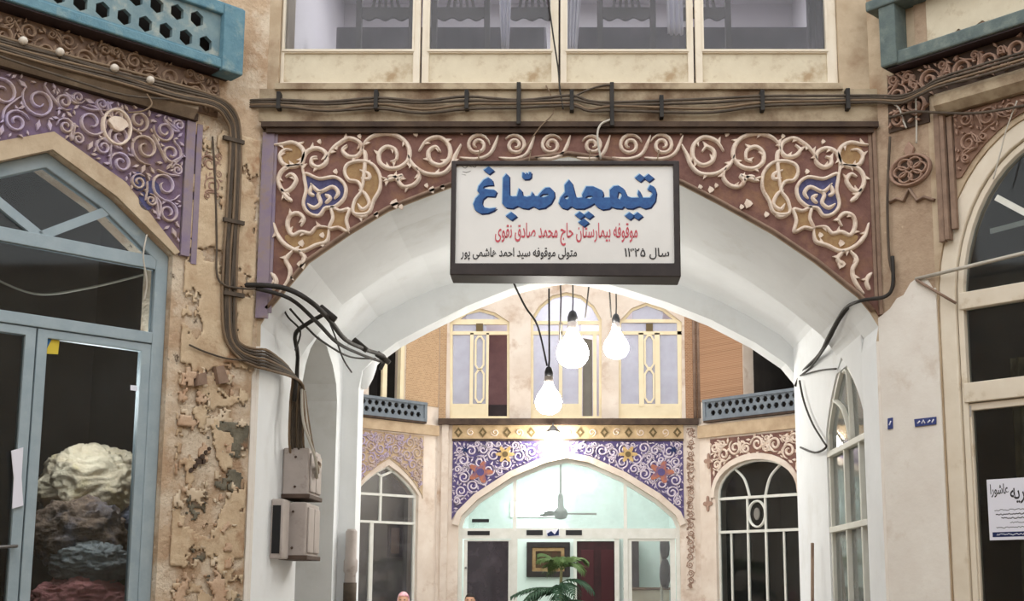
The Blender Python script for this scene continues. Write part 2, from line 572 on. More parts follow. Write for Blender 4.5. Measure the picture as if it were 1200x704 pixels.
# regular pointed arch opening built from the measured sill, springing and apex
wa, wb = PR.p(1016, 600)[0], PR.p(971, 600)[0]
apex_u, apex_z = PR.p(986, 418)
spz = PR.p(971, 505)[1]
def pointed(u0, u1, z0, zs_, za, n=7, ua=None, bulge=.16):
    ua = (u0 + u1) / 2 if ua is None else ua
    h = za - zs_
    pts = [(u1, z0)]
    for i in range(n + 1):
        t = i / n
        pts.append((u1 + (ua - u1) * t + (u1 - ua) * bulge * 4 * t * (1 - t) * .55, zs_ + h * t + h * bulge * t * (1 - t)))
    for i in range(n - 1, -1, -1):
        t = i / n
        pts.append((u0 + (ua - u0) * t + (u0 - ua) * bulge * 4 * t * (1 - t) * .55, zs_ + h * t + h * bulge * t * (1 - t)))
    pts.append((u0, z0))
    return pts
PW = pointed(wb, wa, .9, spz, apex_z)
mb = MB()
mb.prism(PR, [(-10.3, 0), (-7.9, 0), (-7.9, 3.6), (-10.3, 3.6)], 0, -.3, [PW])
struct('wall_passage_right', mb, M['white'])

# left chamfer wall with the shopfront opening
def mirror_u(pts, uc):
    return [(2 * uc - u, v) for u, v in reversed(pts)]
l_ap = L.p(60, 176)
l_sh = L.p(203, 299)
l_w = l_sh[0] - l_ap[0]
lop = [(l_ap[0] - l_w, 0), (l_ap[0] + l_w, 0), (l_ap[0] + l_w, l_sh[1]), (l_ap[0] + l_w * .5, (l_sh[1] + l_ap[1]) / 2 + .045), (l_ap[0], l_ap[1]), (l_ap[0] - l_w * .5, (l_sh[1] + l_ap[1]) / 2 + .045), (l_ap[0] - l_w, l_sh[1])]
mb = MB()
mb.prism(L, [(-3.72, 0), (lop[0][0], 0), (lop[6][0], lop[6][1]), lop[5], lop[4], lop[3], lop[2], (lop[1][0], 0), (0, 0), (0, TOP), (-3.72, TOP)], 0, -.35)
struct('wall_left', mb, M['peel'])

# right chamfer wall: round-headed shopfront opening
r_pts = R.pp([(1097, 372), (1103, 335), (1116, 303), (1145, 256), (1200, 205)])
r_u0 = R.p(1100, 372)[0]
r_uc = r_u0 + .72
r_sp = R.p(1098, 365)[1]
r_top = R.p(1200, 205)
def r_arch(grow=0.0):
    hw = .72 + grow
    hh = 1.0 + grow
    pts = []
    for i in range(25):
        a = PI * i / 24
        x = math.cos(a)
        pts.append((r_uc + hw * x, r_sp + hh * (math.sin(a) ** .92) * (1 + .04 * (1 - abs(x)))))
    return pts
ra = r_arch()
mb = MB()
mb.prism(R, [(0, 0), (r_uc - .72, 0)] + list(reversed(ra)) + [(r_uc + .72, 0), (3.72, 0), (3.72, TOP), (0, TOP)], 0, -.35)
struct('wall_right', mb, M['plaster'])
# the rest of the court behind the viewer
hs = 1.86
ctr = Vector((0, YF - 4.49, 0))
for nm, ang in (('wall_left_side', 90), ('wall_left_back', 135), ('wall_back', 180), ('wall_right_back', 225), ('wall_right_side', 270)):
    a = math.radians(90 + ang)
    n = Vector((-math.cos(a), -math.sin(a), 0))
    o = ctr - n * 4.49
    fr = Fr(o, (n.y, -n.x, 0), n)
    struct(nm, MB().prism(fr, [(-hs, 0), (hs, 0), (hs, 5.2), (-hs, 5.2)], 0, -.3), M['plaster'])

# far court shell
gz = 7.8
g_arch = G.pp([(537, 616), (541, 604), (560, 585), (600, 559), (640, 542), (664, 537), (690, 542), (730, 560), (770, 585), (792, 604), (797, 616)])
gu = [g_arch[0][0], g_arch[-1][0]]
def px_hole(fr, pts):
    return fr.pp(pts)
GW = {'left': px_hole(G, [(527, 490), (527, 378), (545, 365), (562, 361), (580, 366), (597, 377), (597, 490)]),
      'mid': px_hole(G, [(622, 490), (622, 374), (632, 358), (647, 346), (664, 342), (681, 346), (696, 358), (705, 374), (705, 490)]),
      'right': px_hole(G, [(725, 490), (725, 377), (740, 361), (758, 354), (778, 361), (799, 377), (799, 490)])}
mb = MB()
mb.prism(G, [(-2.01, 0), (gu[0], 0)] + g_arch + [(gu[1], 0), (2.01, 0), (2.01, gz), (-2.01, gz)], 0, -.25, list(GW.values()))
struct('wall_far', mb, M['far_plaster'])
# left far bay
glw = GL.pp([(490, 612), (456, 545)])
gl_u1 = glw[0][0]; gl_ua, gl_za = glw[1]
gl_u0 = 2 * gl_ua - gl_u1
gl_sp = GL.p(489, 580)[1]
GLW = pointed(gl_u0, gl_u1, .15, gl_sp, gl_za)
gl_up = GL.pp([(432, 464), (432, 400), (474, 400), (474, 472)])
gl_up = [(gl_up[0][0], gl_up[3][1]), (gl_up[3][0], gl_up[3][1]), (gl_up[3][0], 6.2), (gl_up[0][0], 6.2)]
mb = MB()
mb.prism(GL, [(-3.85, 0), (0, 0), (0, gz), (-3.85, gz)], 0, -.25, [GLW, gl_up])
struct('wall_far_left', mb, M['far_plaster'])
gr_u0 = GR.p(839, 620)[0]; gr_u1 = GR.p(937, 620)[0]
gr_ua = (gr_u0 + gr_u1) / 2
gr_za = GR.p(884, 538)[1]
gr_sp = GR.p(838, 583)[1]
GRW = [(gr_u1, .15)]
for i in range(17):
    a = PI * i / 16
    GRW.append((gr_ua + (gr_u1 - gr_ua) * math.cos(a), gr_sp + (gr_za - gr_sp) * math.sin(a) ** .9))
GRW.append((gr_u0, .15))
gr_up = [GR.p(872, 470)[0], GR.p(940, 470)[0], GR.p(880, 462)[1]]
mb = MB()
mb.prism(GR, [(0, 0), (3.85, 0), (3.85, gz), (0, gz)], 0, -.25, [GRW, [(gr_up[0], gr_up[2]), (gr_up[1], gr_up[2]), (gr_up[1], 6.4), (gr_up[0], 6.4)]])
struct('wall_far_right', mb, M['far_plaster'])
for sx in (-1, 1):
    fr = Fr((sx * 4.73, 14.9, 0), (0, sx, 0), (-sx, 0, 0))
    struct('wall_far_side_' + ('left' if sx < 0 else 'right'), MB().box(fr, -2.0, 2.0, 0, gz, 0, -.25), M['far_plaster'])

def room(prefix, fr, u0, u1, z0, z1, d0, depth, m, mf=None):
    """a closed room behind an opening in a wall: five slabs"""
    t = .06
    e = d0 - depth
    parts = [('wall_%s_interior_back' % prefix, (u0, u1, z0, z1, e - t, e), m), ('wall_%s_interior_left' % prefix, (u0 - t, u0, z0, z1, e, d0), m),
             ('wall_%s_interior_right' % prefix, (u1, u1 + t, z0, z1, e, d0), m), ('ceiling_%s' % prefix, (u0 - t, u1 + t, z1, z1 + t, e, d0), m)]
    if z0 > .02:
        parts.append(('floor_%s' % prefix, (u0 - t, u1 + t, z0 - t, z0, e, d0), mf or m))
    for nm, bx, mm in parts:
        struct(nm, MB().box(fr, *bx), mm)
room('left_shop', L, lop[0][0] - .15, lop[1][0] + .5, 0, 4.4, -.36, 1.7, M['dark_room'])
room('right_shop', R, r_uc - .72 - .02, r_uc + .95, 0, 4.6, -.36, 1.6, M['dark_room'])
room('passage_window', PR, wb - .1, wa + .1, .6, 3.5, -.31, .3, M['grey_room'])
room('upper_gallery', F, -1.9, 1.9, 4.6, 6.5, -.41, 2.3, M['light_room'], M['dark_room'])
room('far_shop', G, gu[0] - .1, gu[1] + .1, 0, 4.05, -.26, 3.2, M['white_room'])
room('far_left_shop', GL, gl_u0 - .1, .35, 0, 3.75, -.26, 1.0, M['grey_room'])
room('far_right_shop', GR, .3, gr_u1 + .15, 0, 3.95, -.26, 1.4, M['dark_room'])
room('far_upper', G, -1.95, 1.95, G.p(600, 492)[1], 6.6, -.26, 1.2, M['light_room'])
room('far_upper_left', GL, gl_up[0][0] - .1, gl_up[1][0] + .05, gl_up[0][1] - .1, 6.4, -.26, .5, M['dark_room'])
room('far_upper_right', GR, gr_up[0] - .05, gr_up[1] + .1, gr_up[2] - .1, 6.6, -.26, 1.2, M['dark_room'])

# ------------------------------------------------------------------ front facade: carved spandrels over the arch
def off_arch(g):
    out = []
    for i, p in enumerate(A):
        a, b = Vector(A[max(i - 1, 0)]), Vector(A[min(i + 1, len(A) - 1)])
        t = (b - a).normalized()
        out.append(tuple(Vector(p) + Vector((-t.y, t.x)) * g))
    return out
s_l, s_t = F.p(317, 155)
s_r = F.p(1021, 155)[0]
arc = [p for p in off_arch(.03) if s_l < p[0] < s_r]
def arc_z(u, pts):
    for (u0, v0), (u1, v1) in zip(pts, pts[1:]):
        if u0 <= u <= u1:
            return v0 + (v1 - v0) * (u - u0) / (u1 - u0)
    return pts[0][1]
oa = off_arch(.03)
panel = [(s_l, arc_z(s_l, oa))] + arc + [(s_r, arc_z(s_r, oa)), (s_r, s_t), (s_l, s_t)]
sp = thing('spandrel_panel', 'long maroon spandrel panel with cream scrollwork over the main arch behind the sign', 'carved panel', F.w(0, arc_z(0, oa), 0))
MB().prism(F, panel, .001, .012).build('ground', M['maroon'], sp)
def c4(pts):
    return [F.p(300 + x / 3.2, 130 + y / 3.2) for x, y in pts]
CX = F.p(669.5, 200)[0]
def both(pts):
    return [pts, [(2 * CX - u, v) for u, v in pts]]
strokes = [
    [(72, 132), (100, 128), (140, 122), (172, 140), (182, 170), (168, 202), (135, 212), (102, 200), (92, 170), (112, 150), (138, 152)],
    [(184, 258), (176, 205), (190, 160), (228, 143), (262, 160), (264, 196), (238, 214), (212, 204), (212, 182), (232, 176)],
    [(262, 190), (285, 150), (318, 122), (352, 106), (388, 120), (398, 150), (378, 174), (345, 172), (326, 150), (345, 132)],
    [(182, 208), (130, 210), (96, 232), (86, 268), (104, 304), (132, 296), (152, 264), (136, 240), (114, 252)],
    [(98, 296), (114, 322), (138, 344)],
    [(400, 150), (412, 120), (445, 96), (495, 88), (545, 104), (574, 142), (572, 186), (540, 214), (498, 218), (466, 196), (464, 160), (492, 138), (524, 150), (528, 184), (506, 196)],
    [(572, 170), (592, 208), (640, 238), (700, 238), (734, 206), (748, 170), (770, 130)],
    [(612, 156), (640, 116), (688, 102), (724, 132), (726, 178), (694, 206), (656, 192), (648, 156), (676, 138), (694, 158)],
    [(604, 218), (614, 250), (592, 280), (556, 288), (536, 266), (548, 246), (500, 262), (480, 268)],
    [(536, 268), (520, 250), (496, 252)],
    [(70, 424), (84, 470), (118, 508), (172, 528), (226, 506), (268, 490), (276, 440)],
    [(276, 440), (232, 438), (206, 462), (172, 456), (138, 468), (120, 432), (128, 398), (158, 386), (182, 408), (170, 436)],
    [(140, 528), (114, 560), (130, 598), (122, 640), (88, 690)],
    [(164, 528), (186, 556), (170, 580)],
    [(400, 300), (412, 180), (402, 150)],
    [(462, 250), (500, 262)],
    [(365, 385), (400, 400), (420, 386)],
    [(60, 610), (78, 640), (66, 676)],
]
scr = MB()
W_S = .029
for st in strokes:
    for pts in both(c4(st)):
        scr.strip(F, crom(pts, 5), W_S, .012, .034)
closed = {
    'kidney': [(345, 205), (385, 192), (432, 200), (464, 240), (466, 294), (442, 340), (422, 386), (368, 386), (372, 340), (398, 302), (384, 270), (350, 262), (334, 232)],
    'heart': [(186, 240), (240, 258), (300, 252), (336, 284), (332, 330), (298, 362), (262, 368), (238, 396), (200, 386), (180, 352), (190, 300)],
    'kite': [(286, 366), (318, 378), (352, 372), (340, 412), (348, 456), (312, 440), (276, 444), (290, 406)],
    'bud': [(100, 140), (150, 130), (176, 165), (160, 198), (120, 202), (98, 172)],
    'leaf': [(112, 470), (170, 462), (232, 446), (272, 446), (262, 486), (220, 502), (170, 522), (126, 500)],
}
for k, pts in closed.items():
    if k in ('bud', 'leaf'):
        continue
    for q in both(c4(pts)):
        scr.strip(F, crom(q, 5, True), W_S * .85, .012, .036, True)
for x, y, r in [(600, 92, 9), (520, 352, 16), (545, 364, 9), (700, 290, 9), (172, 500, 12), (300, 232, 9), (452, 392, 10), (250, 470, 10), (660, 300, 12), (640, 284, 8), (172, 578, 16), (300, 140, 10), (118, 330, 9), (390, 100, 8), (240, 120, 8), (770, 84, 9)]:
    for q in both(c4([(x + r * math.cos(a), y + r * math.sin(a) * (1.3 if i % 2 else .7)) for i, a in enumerate([k * PI / 3 for k in range(6)])])):
        scr.prism(F, q, .012, .03)
# thorns along the scrolls
trnd = random.Random(5)
for st in strokes:
    for pts in both(c4(st)):
        P = crom(pts, 5)
        for k in range(4, len(P) - 3, 9):
            t = (P[k + 1] - P[k - 1]).normalized()
            sd = 1 if (k // 9) % 2 else -1
            n = Vector((-t.y, t.x)) * sd
            scr.prism(F, [tuple(P[k] - t * .018), tuple(P[k] + n * .034 + t * .02), tuple(P[k] + t * .014)], .012, .03)
for px, r, a0, sg in [(560, 15, 0, 1), (604, 14, 2.6, -1), (646, 14, .4, 1), (694, 13, 2.8, -1), (738, 15, .2, 1), (776, 15, 2.9, -1)]:
    c0 = F.p(px, 171)
    scr.strip(F, spiral(c0, r * .005, 1.7, a0, sg), W_S * .8, .012, .032)
    scr.strip(F, crom([F.p(px - r * 1.4, 186), F.p(px, 187), F.p(px + r, 180), F.p(px + r * 1.6, 160)], 5), W_S * .8, .012, .03)
scr.build('scrollwork', M['scroll'], sp)
for k, mm, nm in (('kidney', 'gold', 'ochre_leaf'), ('kite', 'gold', 'ochre_kite'), ('bud', 'gold', 'ochre_bud'), ('leaf', 'gold', 'ochre_scroll_leaf'), ('heart', 'blue', 'blue_palmette')):
    for q in both(c4(closed[k])):
        o = MB().prism(F, [tuple(p) for p in crom(q, 5, True)], .0125, .018).build(nm, M[mm], sp)
        if k == 'heart':
            cu = MB()
            cc = q is not None
            inner = [[(208, 276), (240, 306), (288, 288), (310, 310), (296, 334)], [(196, 352), (220, 366), (244, 348), (236, 318), (250, 306)], [(214, 280), (204, 310), (222, 322)], [(262, 350), (280, 330), (262, 318)]]
            left = q[0][0] < CX
            for st in inner:
                pts = both(c4(st))[0 if left else 1]
                cu.strip(F, crom(pts, 5), .026, .018, .034)
            cu.build('white_curl', M['scroll'], o)
for st in ([(392, 226), (424, 240), (424, 258), (396, 256)], [(388, 300), (412, 316), (426, 352), (400, 372), (384, 352)]):
    for q in both(c4(st)):
        MB().strip(F, crom(q, 5), .024, .018, .032).build('leaf_vein', M['scroll'], sp)

# mouldings of the front facade
def pstruct(name, fr, pts, d0, d1, m, kind='structure', bevel=0):
    o = MB().prism(fr, fr.pp(pts, d1), d0, d1).build(name, M[m] if isinstance(m, str) else m, bevel=bevel)
    o['kind'] = kind
    return o
struct('trim_jamb_whitewash_left', MB().box(F, -1.86, -1.836, 0, A[0][1] - .03, .001, .006), M['white_dirty'])
struct('trim_jamb_whitewash_right', MB().box(F, 1.836, 1.86, 0, A[0][1], .001, .006), M['white_dirty'])
mb = MB().rect(F, (312, 148), (1024, 155), .001, .05)
mb.rect(F, (306, 142), (1030, 148), .001, .07)
struct('trim_lintel_moulding', mb, M['dark_band'])
mb = MB().rect(F, (308, 155), (313, 372), .001, .03).rect(F, (313.5, 155), (317.5, 366), .001, .02)
struct('trim_left_moulding', mb, M['purple_strip'])
mb = MB().rect(F, (1021, 155), (1025, 350), .001, .02).rect(F, (1026, 150), (1031, 368), .001, .035).rect(F, (1032, 150), (1036, 372), .001, .02)
struct('trim_right_moulding', mb, M['moulding'])
# thin moulding following the arch
mb = MB()
mb.strip(F, off_arch(.016)[2:-2], .03, .001, .03, taper=False)
struct('trim_arch_moulding', mb, M['moulding'])
pstruct('trim_beam', F, [(300, 104), (1036, 104), (1036, 142), (300, 142)], .001, .035, 'beam')
pstruct('trim_sill', F, [(322, 97), (988, 97), (988, 104), (322, 104)], .0, .06, 'beam')

# upper windows
gal = [(327, 492, 333, 483), (493, 655, 503, 645), (656, 814, 665, 805), (815, 983, 825, 968)]
lab = ['leftmost cream upper window, its pane hazy with a pale reflection', 'second cream upper window, two chair backs and a curtain edge behind it', 'third cream upper window, a single chair back between lavender curtains', 'rightmost cream upper window with a plain pinkish wall behind the pane']
dw = -.03
for i, (x0, x1, g0, g1) in enumerate(gal):
    a, b = F.p(x0 + .6, 98, dw), F.p(x1 - .6, 98, dw)
    ga, gb = F.p(g0, 58, dw), F.p(g1, 58, dw)
    pa, pb = F.p(g0 - 1, 96, dw), F.p(g1 + 1, 62, dw)
    t = thing('window_%d' % (i + 1), lab[i], 'window', F.w((a[0] + b[0]) / 2, a[1], dw), None, 'structure')
    mb = MB().prism(F, [(a[0], a[1]), (b[0], a[1]), (b[0], 6.15), (a[0], 6.15)], dw - .05, dw, [[(ga[0], ga[1]), (gb[0], ga[1]), (gb[0], 6.08), (ga[0], 6.08)], [(pa[0], pa[1]), (pb[0], pa[1]), (pb[0], pb[1]), (pa[0], pb[1])]])
    mb.build('frame', M['cream'], t, bevel=.004)
    MB().box(F, pa[0] - .005, pb[0] + .005, pa[1] - .005, pb[1] + .005, dw - .035, dw - .015).build('lower_panel', M['cream_dark'], t)
    MB().box(F, ga[0] - .005, gb[0] + .005, ga[1] - .005, 6.085, dw - .03, dw - .025).build('pane', M['glass_clear'], t)
    # glazing bead
    bd = MB()
    for u0, u1, v0, v1 in ((ga[0] - .012, gb[0] + .012, ga[1] - .014, ga[1]), (ga[0] - .012, ga[0], ga[1], 6.08), (gb[0], gb[0] + .012, ga[1], 6.08)):
        bd.box(F, u0, u1, v0, v1, dw, dw + .008)
    bd.build('glazing_bead', M['cream'], t)

# gallery room: chairs, tables, curtains behind the upper windows
CY = YF + .72
def at_y(px, py, y):
    r = ray(px, py)
    return EYEV + r * (y / r.y)
FZ = 4.6
def chair_parts(root, o):
    x, y, z = o
    rb = at_y(540, 19, CY).z - z - .69
    def bx(mb, x0, x1, y0, y1, z0, z1):
        fr = Fr((x, y, 0), (1, 0, 0), (0, -1, 0))
        return mb.box(fr, x0, x1, z + z0, z + z1, y0, y1)
    bx(MB(), -.2, .2, -.42, -.02, .42, .47).build('seat', M['chair'], root, bevel=.01)
    for sx in (-.18, .18):
        bx(MB(), sx - .02, sx + .02, -.02, .02, 0, 1.08 + rb).build('back_post', M['chair'], root, bevel=.004)
        bx(MB(), sx - .02, sx + .02, -.42, -.38, 0, .42).build('front_leg', M['chair'], root, bevel=.004)
    fr = Fr((x, y, 0), (1, 0, 0), (0, -1, 0))
    z += rb
    pts = [(-.17, z + .75), (-.17, z + .69)]
    for i in range(17):
        u = -.17 + .34 * i / 16
        pts.append((u, z + .668 + .012 * math.cos(i * PI / 2.6)))
    pts += [(.17, z + .69), (.17, z + .75)]
    MB().prism(fr, pts, -.012, .012).build('lower_rail', M['chair'], root)
    MB().prism(fr, [(-.2, z + 1.02), (.2, z + 1.02), (.2, z + 1.1), (.1, z + 1.15), (0, z + 1.17), (-.1, z + 1.15), (-.2, z + 1.1)], -.014, .014).build('crest_rail', M['chair'], root)
    for k in range(-2, 3):
        MB().bar(fr, (k * .016, z + 1.03), (k * .045, z + .745), .02, -.008, .008).build('splat_slat', M['chair'], root)
def copy_tree(o, delta, rename=None):
    c = o.copy()
    C.objects.link(c)
    c.location = o.location + Vector(delta)
    for ch in o.children:
        d = ch.copy()
        C.objects.link(d)
        d.parent = c
        for g in ch.children:
            e = g.copy()
            C.objects.link(e)
            e.parent = d
    return c
cx0 = at_y(540, 20, CY).x
ch0 = thing('dining_chair', 'dark wooden chair with fan back, left in the second upper window', 'chair', (cx0, CY, FZ), 'chairs behind the upper windows')
chair_parts(ch0, (cx0, CY, FZ))
for px, lb in ((452, 'dark wooden chair with fan back, dim behind the leftmost upper window'), (624, 'dark wooden chair with fan back, right of the curtain in the second upper window'),
               (734, 'dark wooden chair with fan back in the third upper window'), (822, 'dark wooden chair half behind the post between the two right upper windows')):
    c = copy_tree(ch0, (at_y(px, 20, CY).x - cx0, 0, 0))
    c['label'] = lb
for i, (p0, p1, lb) in enumerate(((395, 640, 'dark cloth-covered table behind the chairs of the two left upper windows'), (668, 955, 'dark cloth-covered table behind the chairs of the two right upper windows'))):
    ty = CY + .5
    x0, x1 = at_y(p0, 34, ty).x, at_y(p1, 34, ty).x
    zt = at_y(500, 33, ty).z
    fr = Fr((0, ty, 0), (1, 0, 0), (0, -1, 0))
    t = thing('covered_table', lb, 'table', ((x0 + x1) / 2, ty + .3, FZ), 'covered tables upstairs')
    MB().box(fr, x0, x1, zt - .03, zt, -.65, 0).build('tabletop', M['chair'], t)
    mb = MB()
    n = 60
    vs, fs = [], []
    for k in range(n + 1):
        u = x0 + (x1 - x0) * k / n
        w = .008 + .012 * math.sin(k * 1.1) * math.sin(k * .37)
        vs += [fr.w(u, zt + .002, .012), fr.w(u, FZ + .02, .03 + w)]
    fs = [(2 * k, 2 * k + 1, 2 * k + 3, 2 * k + 2) for k in range(n)]
    b = len(vs)
    vs += [fr.w(x0, zt + .002, -.66), fr.w(x1, zt + .002, -.66)]
    fs.append((0, 2 * n, b + 1, b))
    mb.add(vs, fs, True)
    mb.build('table_cloth', M['cloth_dark'], t)
def curtain(name, lb, fr, u0, u1, z0, z1, m, folds=7, amp=.03, group=None, narrow=None):
    mb = MB()
    n = folds * 8
    rows = 12
    vs, fs = [], []
    for j in range(rows + 1):
        tz = j / rows
        for k in range(n + 1):
            a = k / n
            ua, ub = u0, u1
            if narrow:
                ua = u0 + (narrow[0] - u0) * (1 - tz) ** 1.2
                ub = u1 + (narrow[1] - u1) * (1 - tz) ** 1.2
            vs.append(fr.w(ua + (ub - ua) * a, z0 + (z1 - z0) * tz, amp * math.sin(a * folds * 2 * PI) * (1 - .3 * tz)))
    for j in range(rows):
        for k in range(n):
            fs.append((j * (n + 1) + k, j * (n + 1) + k + 1, (j + 1) * (n + 1) + k + 1, (j + 1) * (n + 1) + k))
    mb.add(vs, fs, True)
    o = mb.build(name, m)
    s = o.modifiers.new('thickness', 'SOLIDIFY')
    s.thickness = .004
    return tag(o, lb, 'curtain', group)
fr = Fr((0, YF + .5, 0), (1, 0, 0), (0, -1, 0))
def ux(px, y):
    return at_y(px, 20, y).x
y5 = YF + .5
curtain('curtain', 'white curtain hanging to a point between the chairs of the second upper window', fr, ux(578, y5), ux(603, y5), at_y(585, 58, y5).z, 6.3, M['curtain'], 3, .02, None, (ux(588, y5), ux(596, y5)))
curtain('curtain', 'lavender curtain gathered at the left of the third upper window', fr, ux(664, y5), ux(690, y5), at_y(585, 62, y5).z, 6.3, M['curtain'], 4, .02, None, (ux(664, y5), ux(676, y5)))
curtain('curtain', 'lavender curtain right of the chair in the third upper window', fr, ux(782, y5), ux(800, y5), at_y(585, 40, y5).z, 6.3, M['curtain'], 3, .02)
curtain('curtain', 'dark brown curtain edge at the right of the rightmost upper window', fr, ux(945, y5), ux(966, y5), 4.62, 6.3, M['cloth_dark'], 3, .02)

# ------------------------------------------------------------------ the shop-name sign
SD = .26
def letters(root, name, polys, holes, fr, d0, d1, m):
    mb = MB()
    for p in polys:
        hs_ = [h for h in holes if inside(h[0], p)]
        mb.prism(fr, p, d0, d1, hs_)
    return mb.build(name, m, root)
a0, b0 = F.p(527, 322, SD), F.p(796, 188, SD)
sg = thing('hanging_sign', 'white board sign with large blue Persian lettering in black frame over the arch', 'sign', F.w((a0[0] + b0[0]) / 2, a0[1], SD / 2))
fa, fb = F.p(533, 308, SD), F.p(789, 193, SD)
MB().prism(F, [(a0[0], a0[1]), (b0[0], a0[1] - .012), (b0[0], b0[1]), (a0[0], b0[1])], .05, SD, [[(fa[0], fa[1]), (fb[0], fa[1]), (fb[0], fb[1]), (fa[0], fb[1])]]).build('frame', M['sign_frame'], sg, bevel=.006)
MB().box(F, fa[0] - .004, fb[0] + .004, fa[1] - .004, fb[1] + .004, .06, SD - .02).build('board', M['sign_face'], sg)
TD = SD - .02
def cr(pts, s, ox, oy):
    return F.pp([(ox + x / s, oy + y / s) for x, y in pts], TD)
cA = lambda p: cr(p, 10.05, 550, 190)
cB = lambda p: cr(p, 8.8, 650, 190)
def dia(cx, cy, r, q=1.0):
    return [(cx, cy - r * .75), (cx + r * q, cy), (cx, cy + r * .75), (cx - r * q, cy)]
title = [cA([(285, 272), (272, 212), (225, 183), (170, 213), (110, 288), (98, 345), (125, 378), (75, 430), (48, 500), (72, 570), (138, 610), (222, 602), (290, 572), (322, 540), (240, 550), (175, 537), (150, 490), (160, 440), (205, 402), (300, 408), (324, 350), (295, 330), (230, 326), (158, 312), (170, 288), (220, 274)]),
         cA(dia(232, 100, 62)), cA(dia(497, 638, 66)),
         cA([(398, 190), (440, 138), (470, 168), (472, 395), (510, 408), (562, 405), (588, 310), (620, 340), (630, 400), (680, 412), (725, 400), (745, 350), (766, 398), (805, 405), (858, 340), (900, 305), (952, 300), (998, 345), (1004, 410), (960, 490), (890, 540), (810, 552), (750, 522), (690, 552), (620, 542), (570, 517), (510, 547), (430, 537), (392, 495)]),
         cA([(628, 125), (655, 130), (662, 165), (674, 130), (690, 130), (698, 165), (706, 120), (732, 122), (728, 180), (700, 203), (642, 206), (624, 180)]),
         cB([(43, 430), (60, 370), (108, 312), (103, 240), (150, 183), (180, 220), (215, 352), (238, 372), (288, 366), (284, 335), (328, 253), (400, 253), (492, 295), (502, 335), (490, 368), (572, 368), (568, 290), (610, 250), (660, 244), (712, 275), (748, 352), (792, 370), (872, 368), (855, 335), (868, 288), (892, 335), (902, 370), (985, 368), (1010, 335), (1000, 308), (958, 288), (985, 238), (1028, 258), (1047, 320), (1037, 400), (990, 467), (930, 482), (875, 457), (850, 462), (800, 482), (740, 477), (715, 457), (690, 482), (630, 477), (585, 462), (560, 482), (490, 492), (440, 467), (408, 425), (370, 452), (300, 482), (220, 482), (170, 457), (125, 487), (72, 472)]),
         cB(dia(880, 165, 54)), cB(dia(970, 165, 54)), cB(dia(775, 557, 52)), cB(dia(858, 557, 52)), cB(dia(262, 550, 52)), cB(dia(352, 550, 52)), cB(dia(300, 625, 56))]
tholes = [cA([(818, 412), (860, 378), (925, 372), (932, 396), (880, 418)]), cB([(96, 360), (130, 345), (150, 365), (135, 386), (105, 384)]), cB([(312, 374), (330, 352), (372, 346), (398, 358), (365, 382)]), cB([(642, 368), (656, 306), (686, 322), (694, 352), (672, 388)])]
M['ink_blue'] = mat('blue_sign_paint', (50, 96, 152), (38, 74, 130), 30, .5)
letters(sg, 'blue_title_lettering', title, tholes, F, TD + .0025, TD + .006, M['ink_blue'])
sh = [[(u + .007, v - .007) for u, v in p] for p in title]
letters(sg, 'navy_title_shading', sh, [[(u + .007, v - .007) for u, v in p] for p in tholes], F, TD + .0005, TD + .002, M['ink_navy'])
hl = [[(u - .005, v + .006) for u, v in p] for p in title]
letters(sg, 'pale_title_outline', hl, [[(u - .005, v + .006) for u, v in p] for p in tholes], F, TD + .0003, TD + .0012, mat('pale_blue_ink', (150, 190, 220), rough=.6))

FORMS = {}
for cp in list(range(0xFB50, 0xFC00)) + list(range(0xFE80, 0xFEFD)):
    d = unicodedata.decomposition(chr(cp)).split()
    if len(d) == 2 and d[0] in ('<isolated>', '<initial>', '<medial>', '<final>'):
        FORMS[(chr(int(d[1], 16)), d[0][1:4])] = chr(cp)
def shape(t):
    """joins Persian letters and turns the line right to left"""
    out = []
    def joins(c):
        return (c, 'ini') in FORMS
    def any_form(c):
        return (c, 'iso') in FORMS
    for i, c in enumerate(t):
        if not any_form(c):
            out.append(c)
            continue
        pv = i > 0 and joins(t[i - 1])
        nx = i + 1 < len(t) and any_form(t[i + 1]) and joins(c)
        f = 'med' if pv and nx else 'fin' if pv else 'ini' if nx else 'iso'
        out.append(FORMS.get((c, f), c))
    out.reverse()
    s = ''.join(out)
    res, dg = '', ''
    for c in s:                       # digits keep their left-to-right order
        if c in '۰۱۲۳۴۵۶۷۸۹':
            dg = c + dg
        else:
            res += dg + c
            dg = ''
    return res + dg
def text(root, name, body, fr, box, d, m, bold=.012, thick=.0015):
    cu = bpy.data.curves.new(name, 'FONT')
    cu.body = shape(body)
    cu.offset = bold
    ob = bpy.data.objects.new(name, cu)
    C.objects.link(ob)
    dg = bpy.context.evaluated_depsgraph_get()
    me = bpy.data.meshes.new_from_object(ob.evaluated_get(dg))
    bpy.data.objects.remove(ob)
    xs = [v.co.x for v in me.vertices]; ys = [v.co.y for v in me.vertices]
    x0, x1, y0, y1 = min(xs), max(xs), min(ys), max(ys)
    (u0, v0), (u1, v1) = box
    mb = MB()
    vs = [fr.w(u0 + (v.co.x - x0) / (x1 - x0) * (u1 - u0), v0 + (v.co.y - y0) / (y1 - y0) * (v1 - v0), d) for v in me.vertices]
    mb.add(vs, [tuple(p.vertices) for p in me.polygons])
    bpy.data.meshes.remove(me)
    o = mb.build(name, m, root)
    s = o.modifiers.new('thickness', 'SOLIDIFY')
    s.thickness = thick
    s.offset = 0
    return o
def pbox(fr, x0, y0, x1, y1, d):
    return (fr.p(x0, y1, d), fr.p(x1, y0, d))
text(sg, 'red_lettering', 'موقوفه بیمارستان حاج محمد صادق نقوی', F, pbox(F, 580, 261, 747, 288, TD), TD + .002, M['ink_red'], .012)
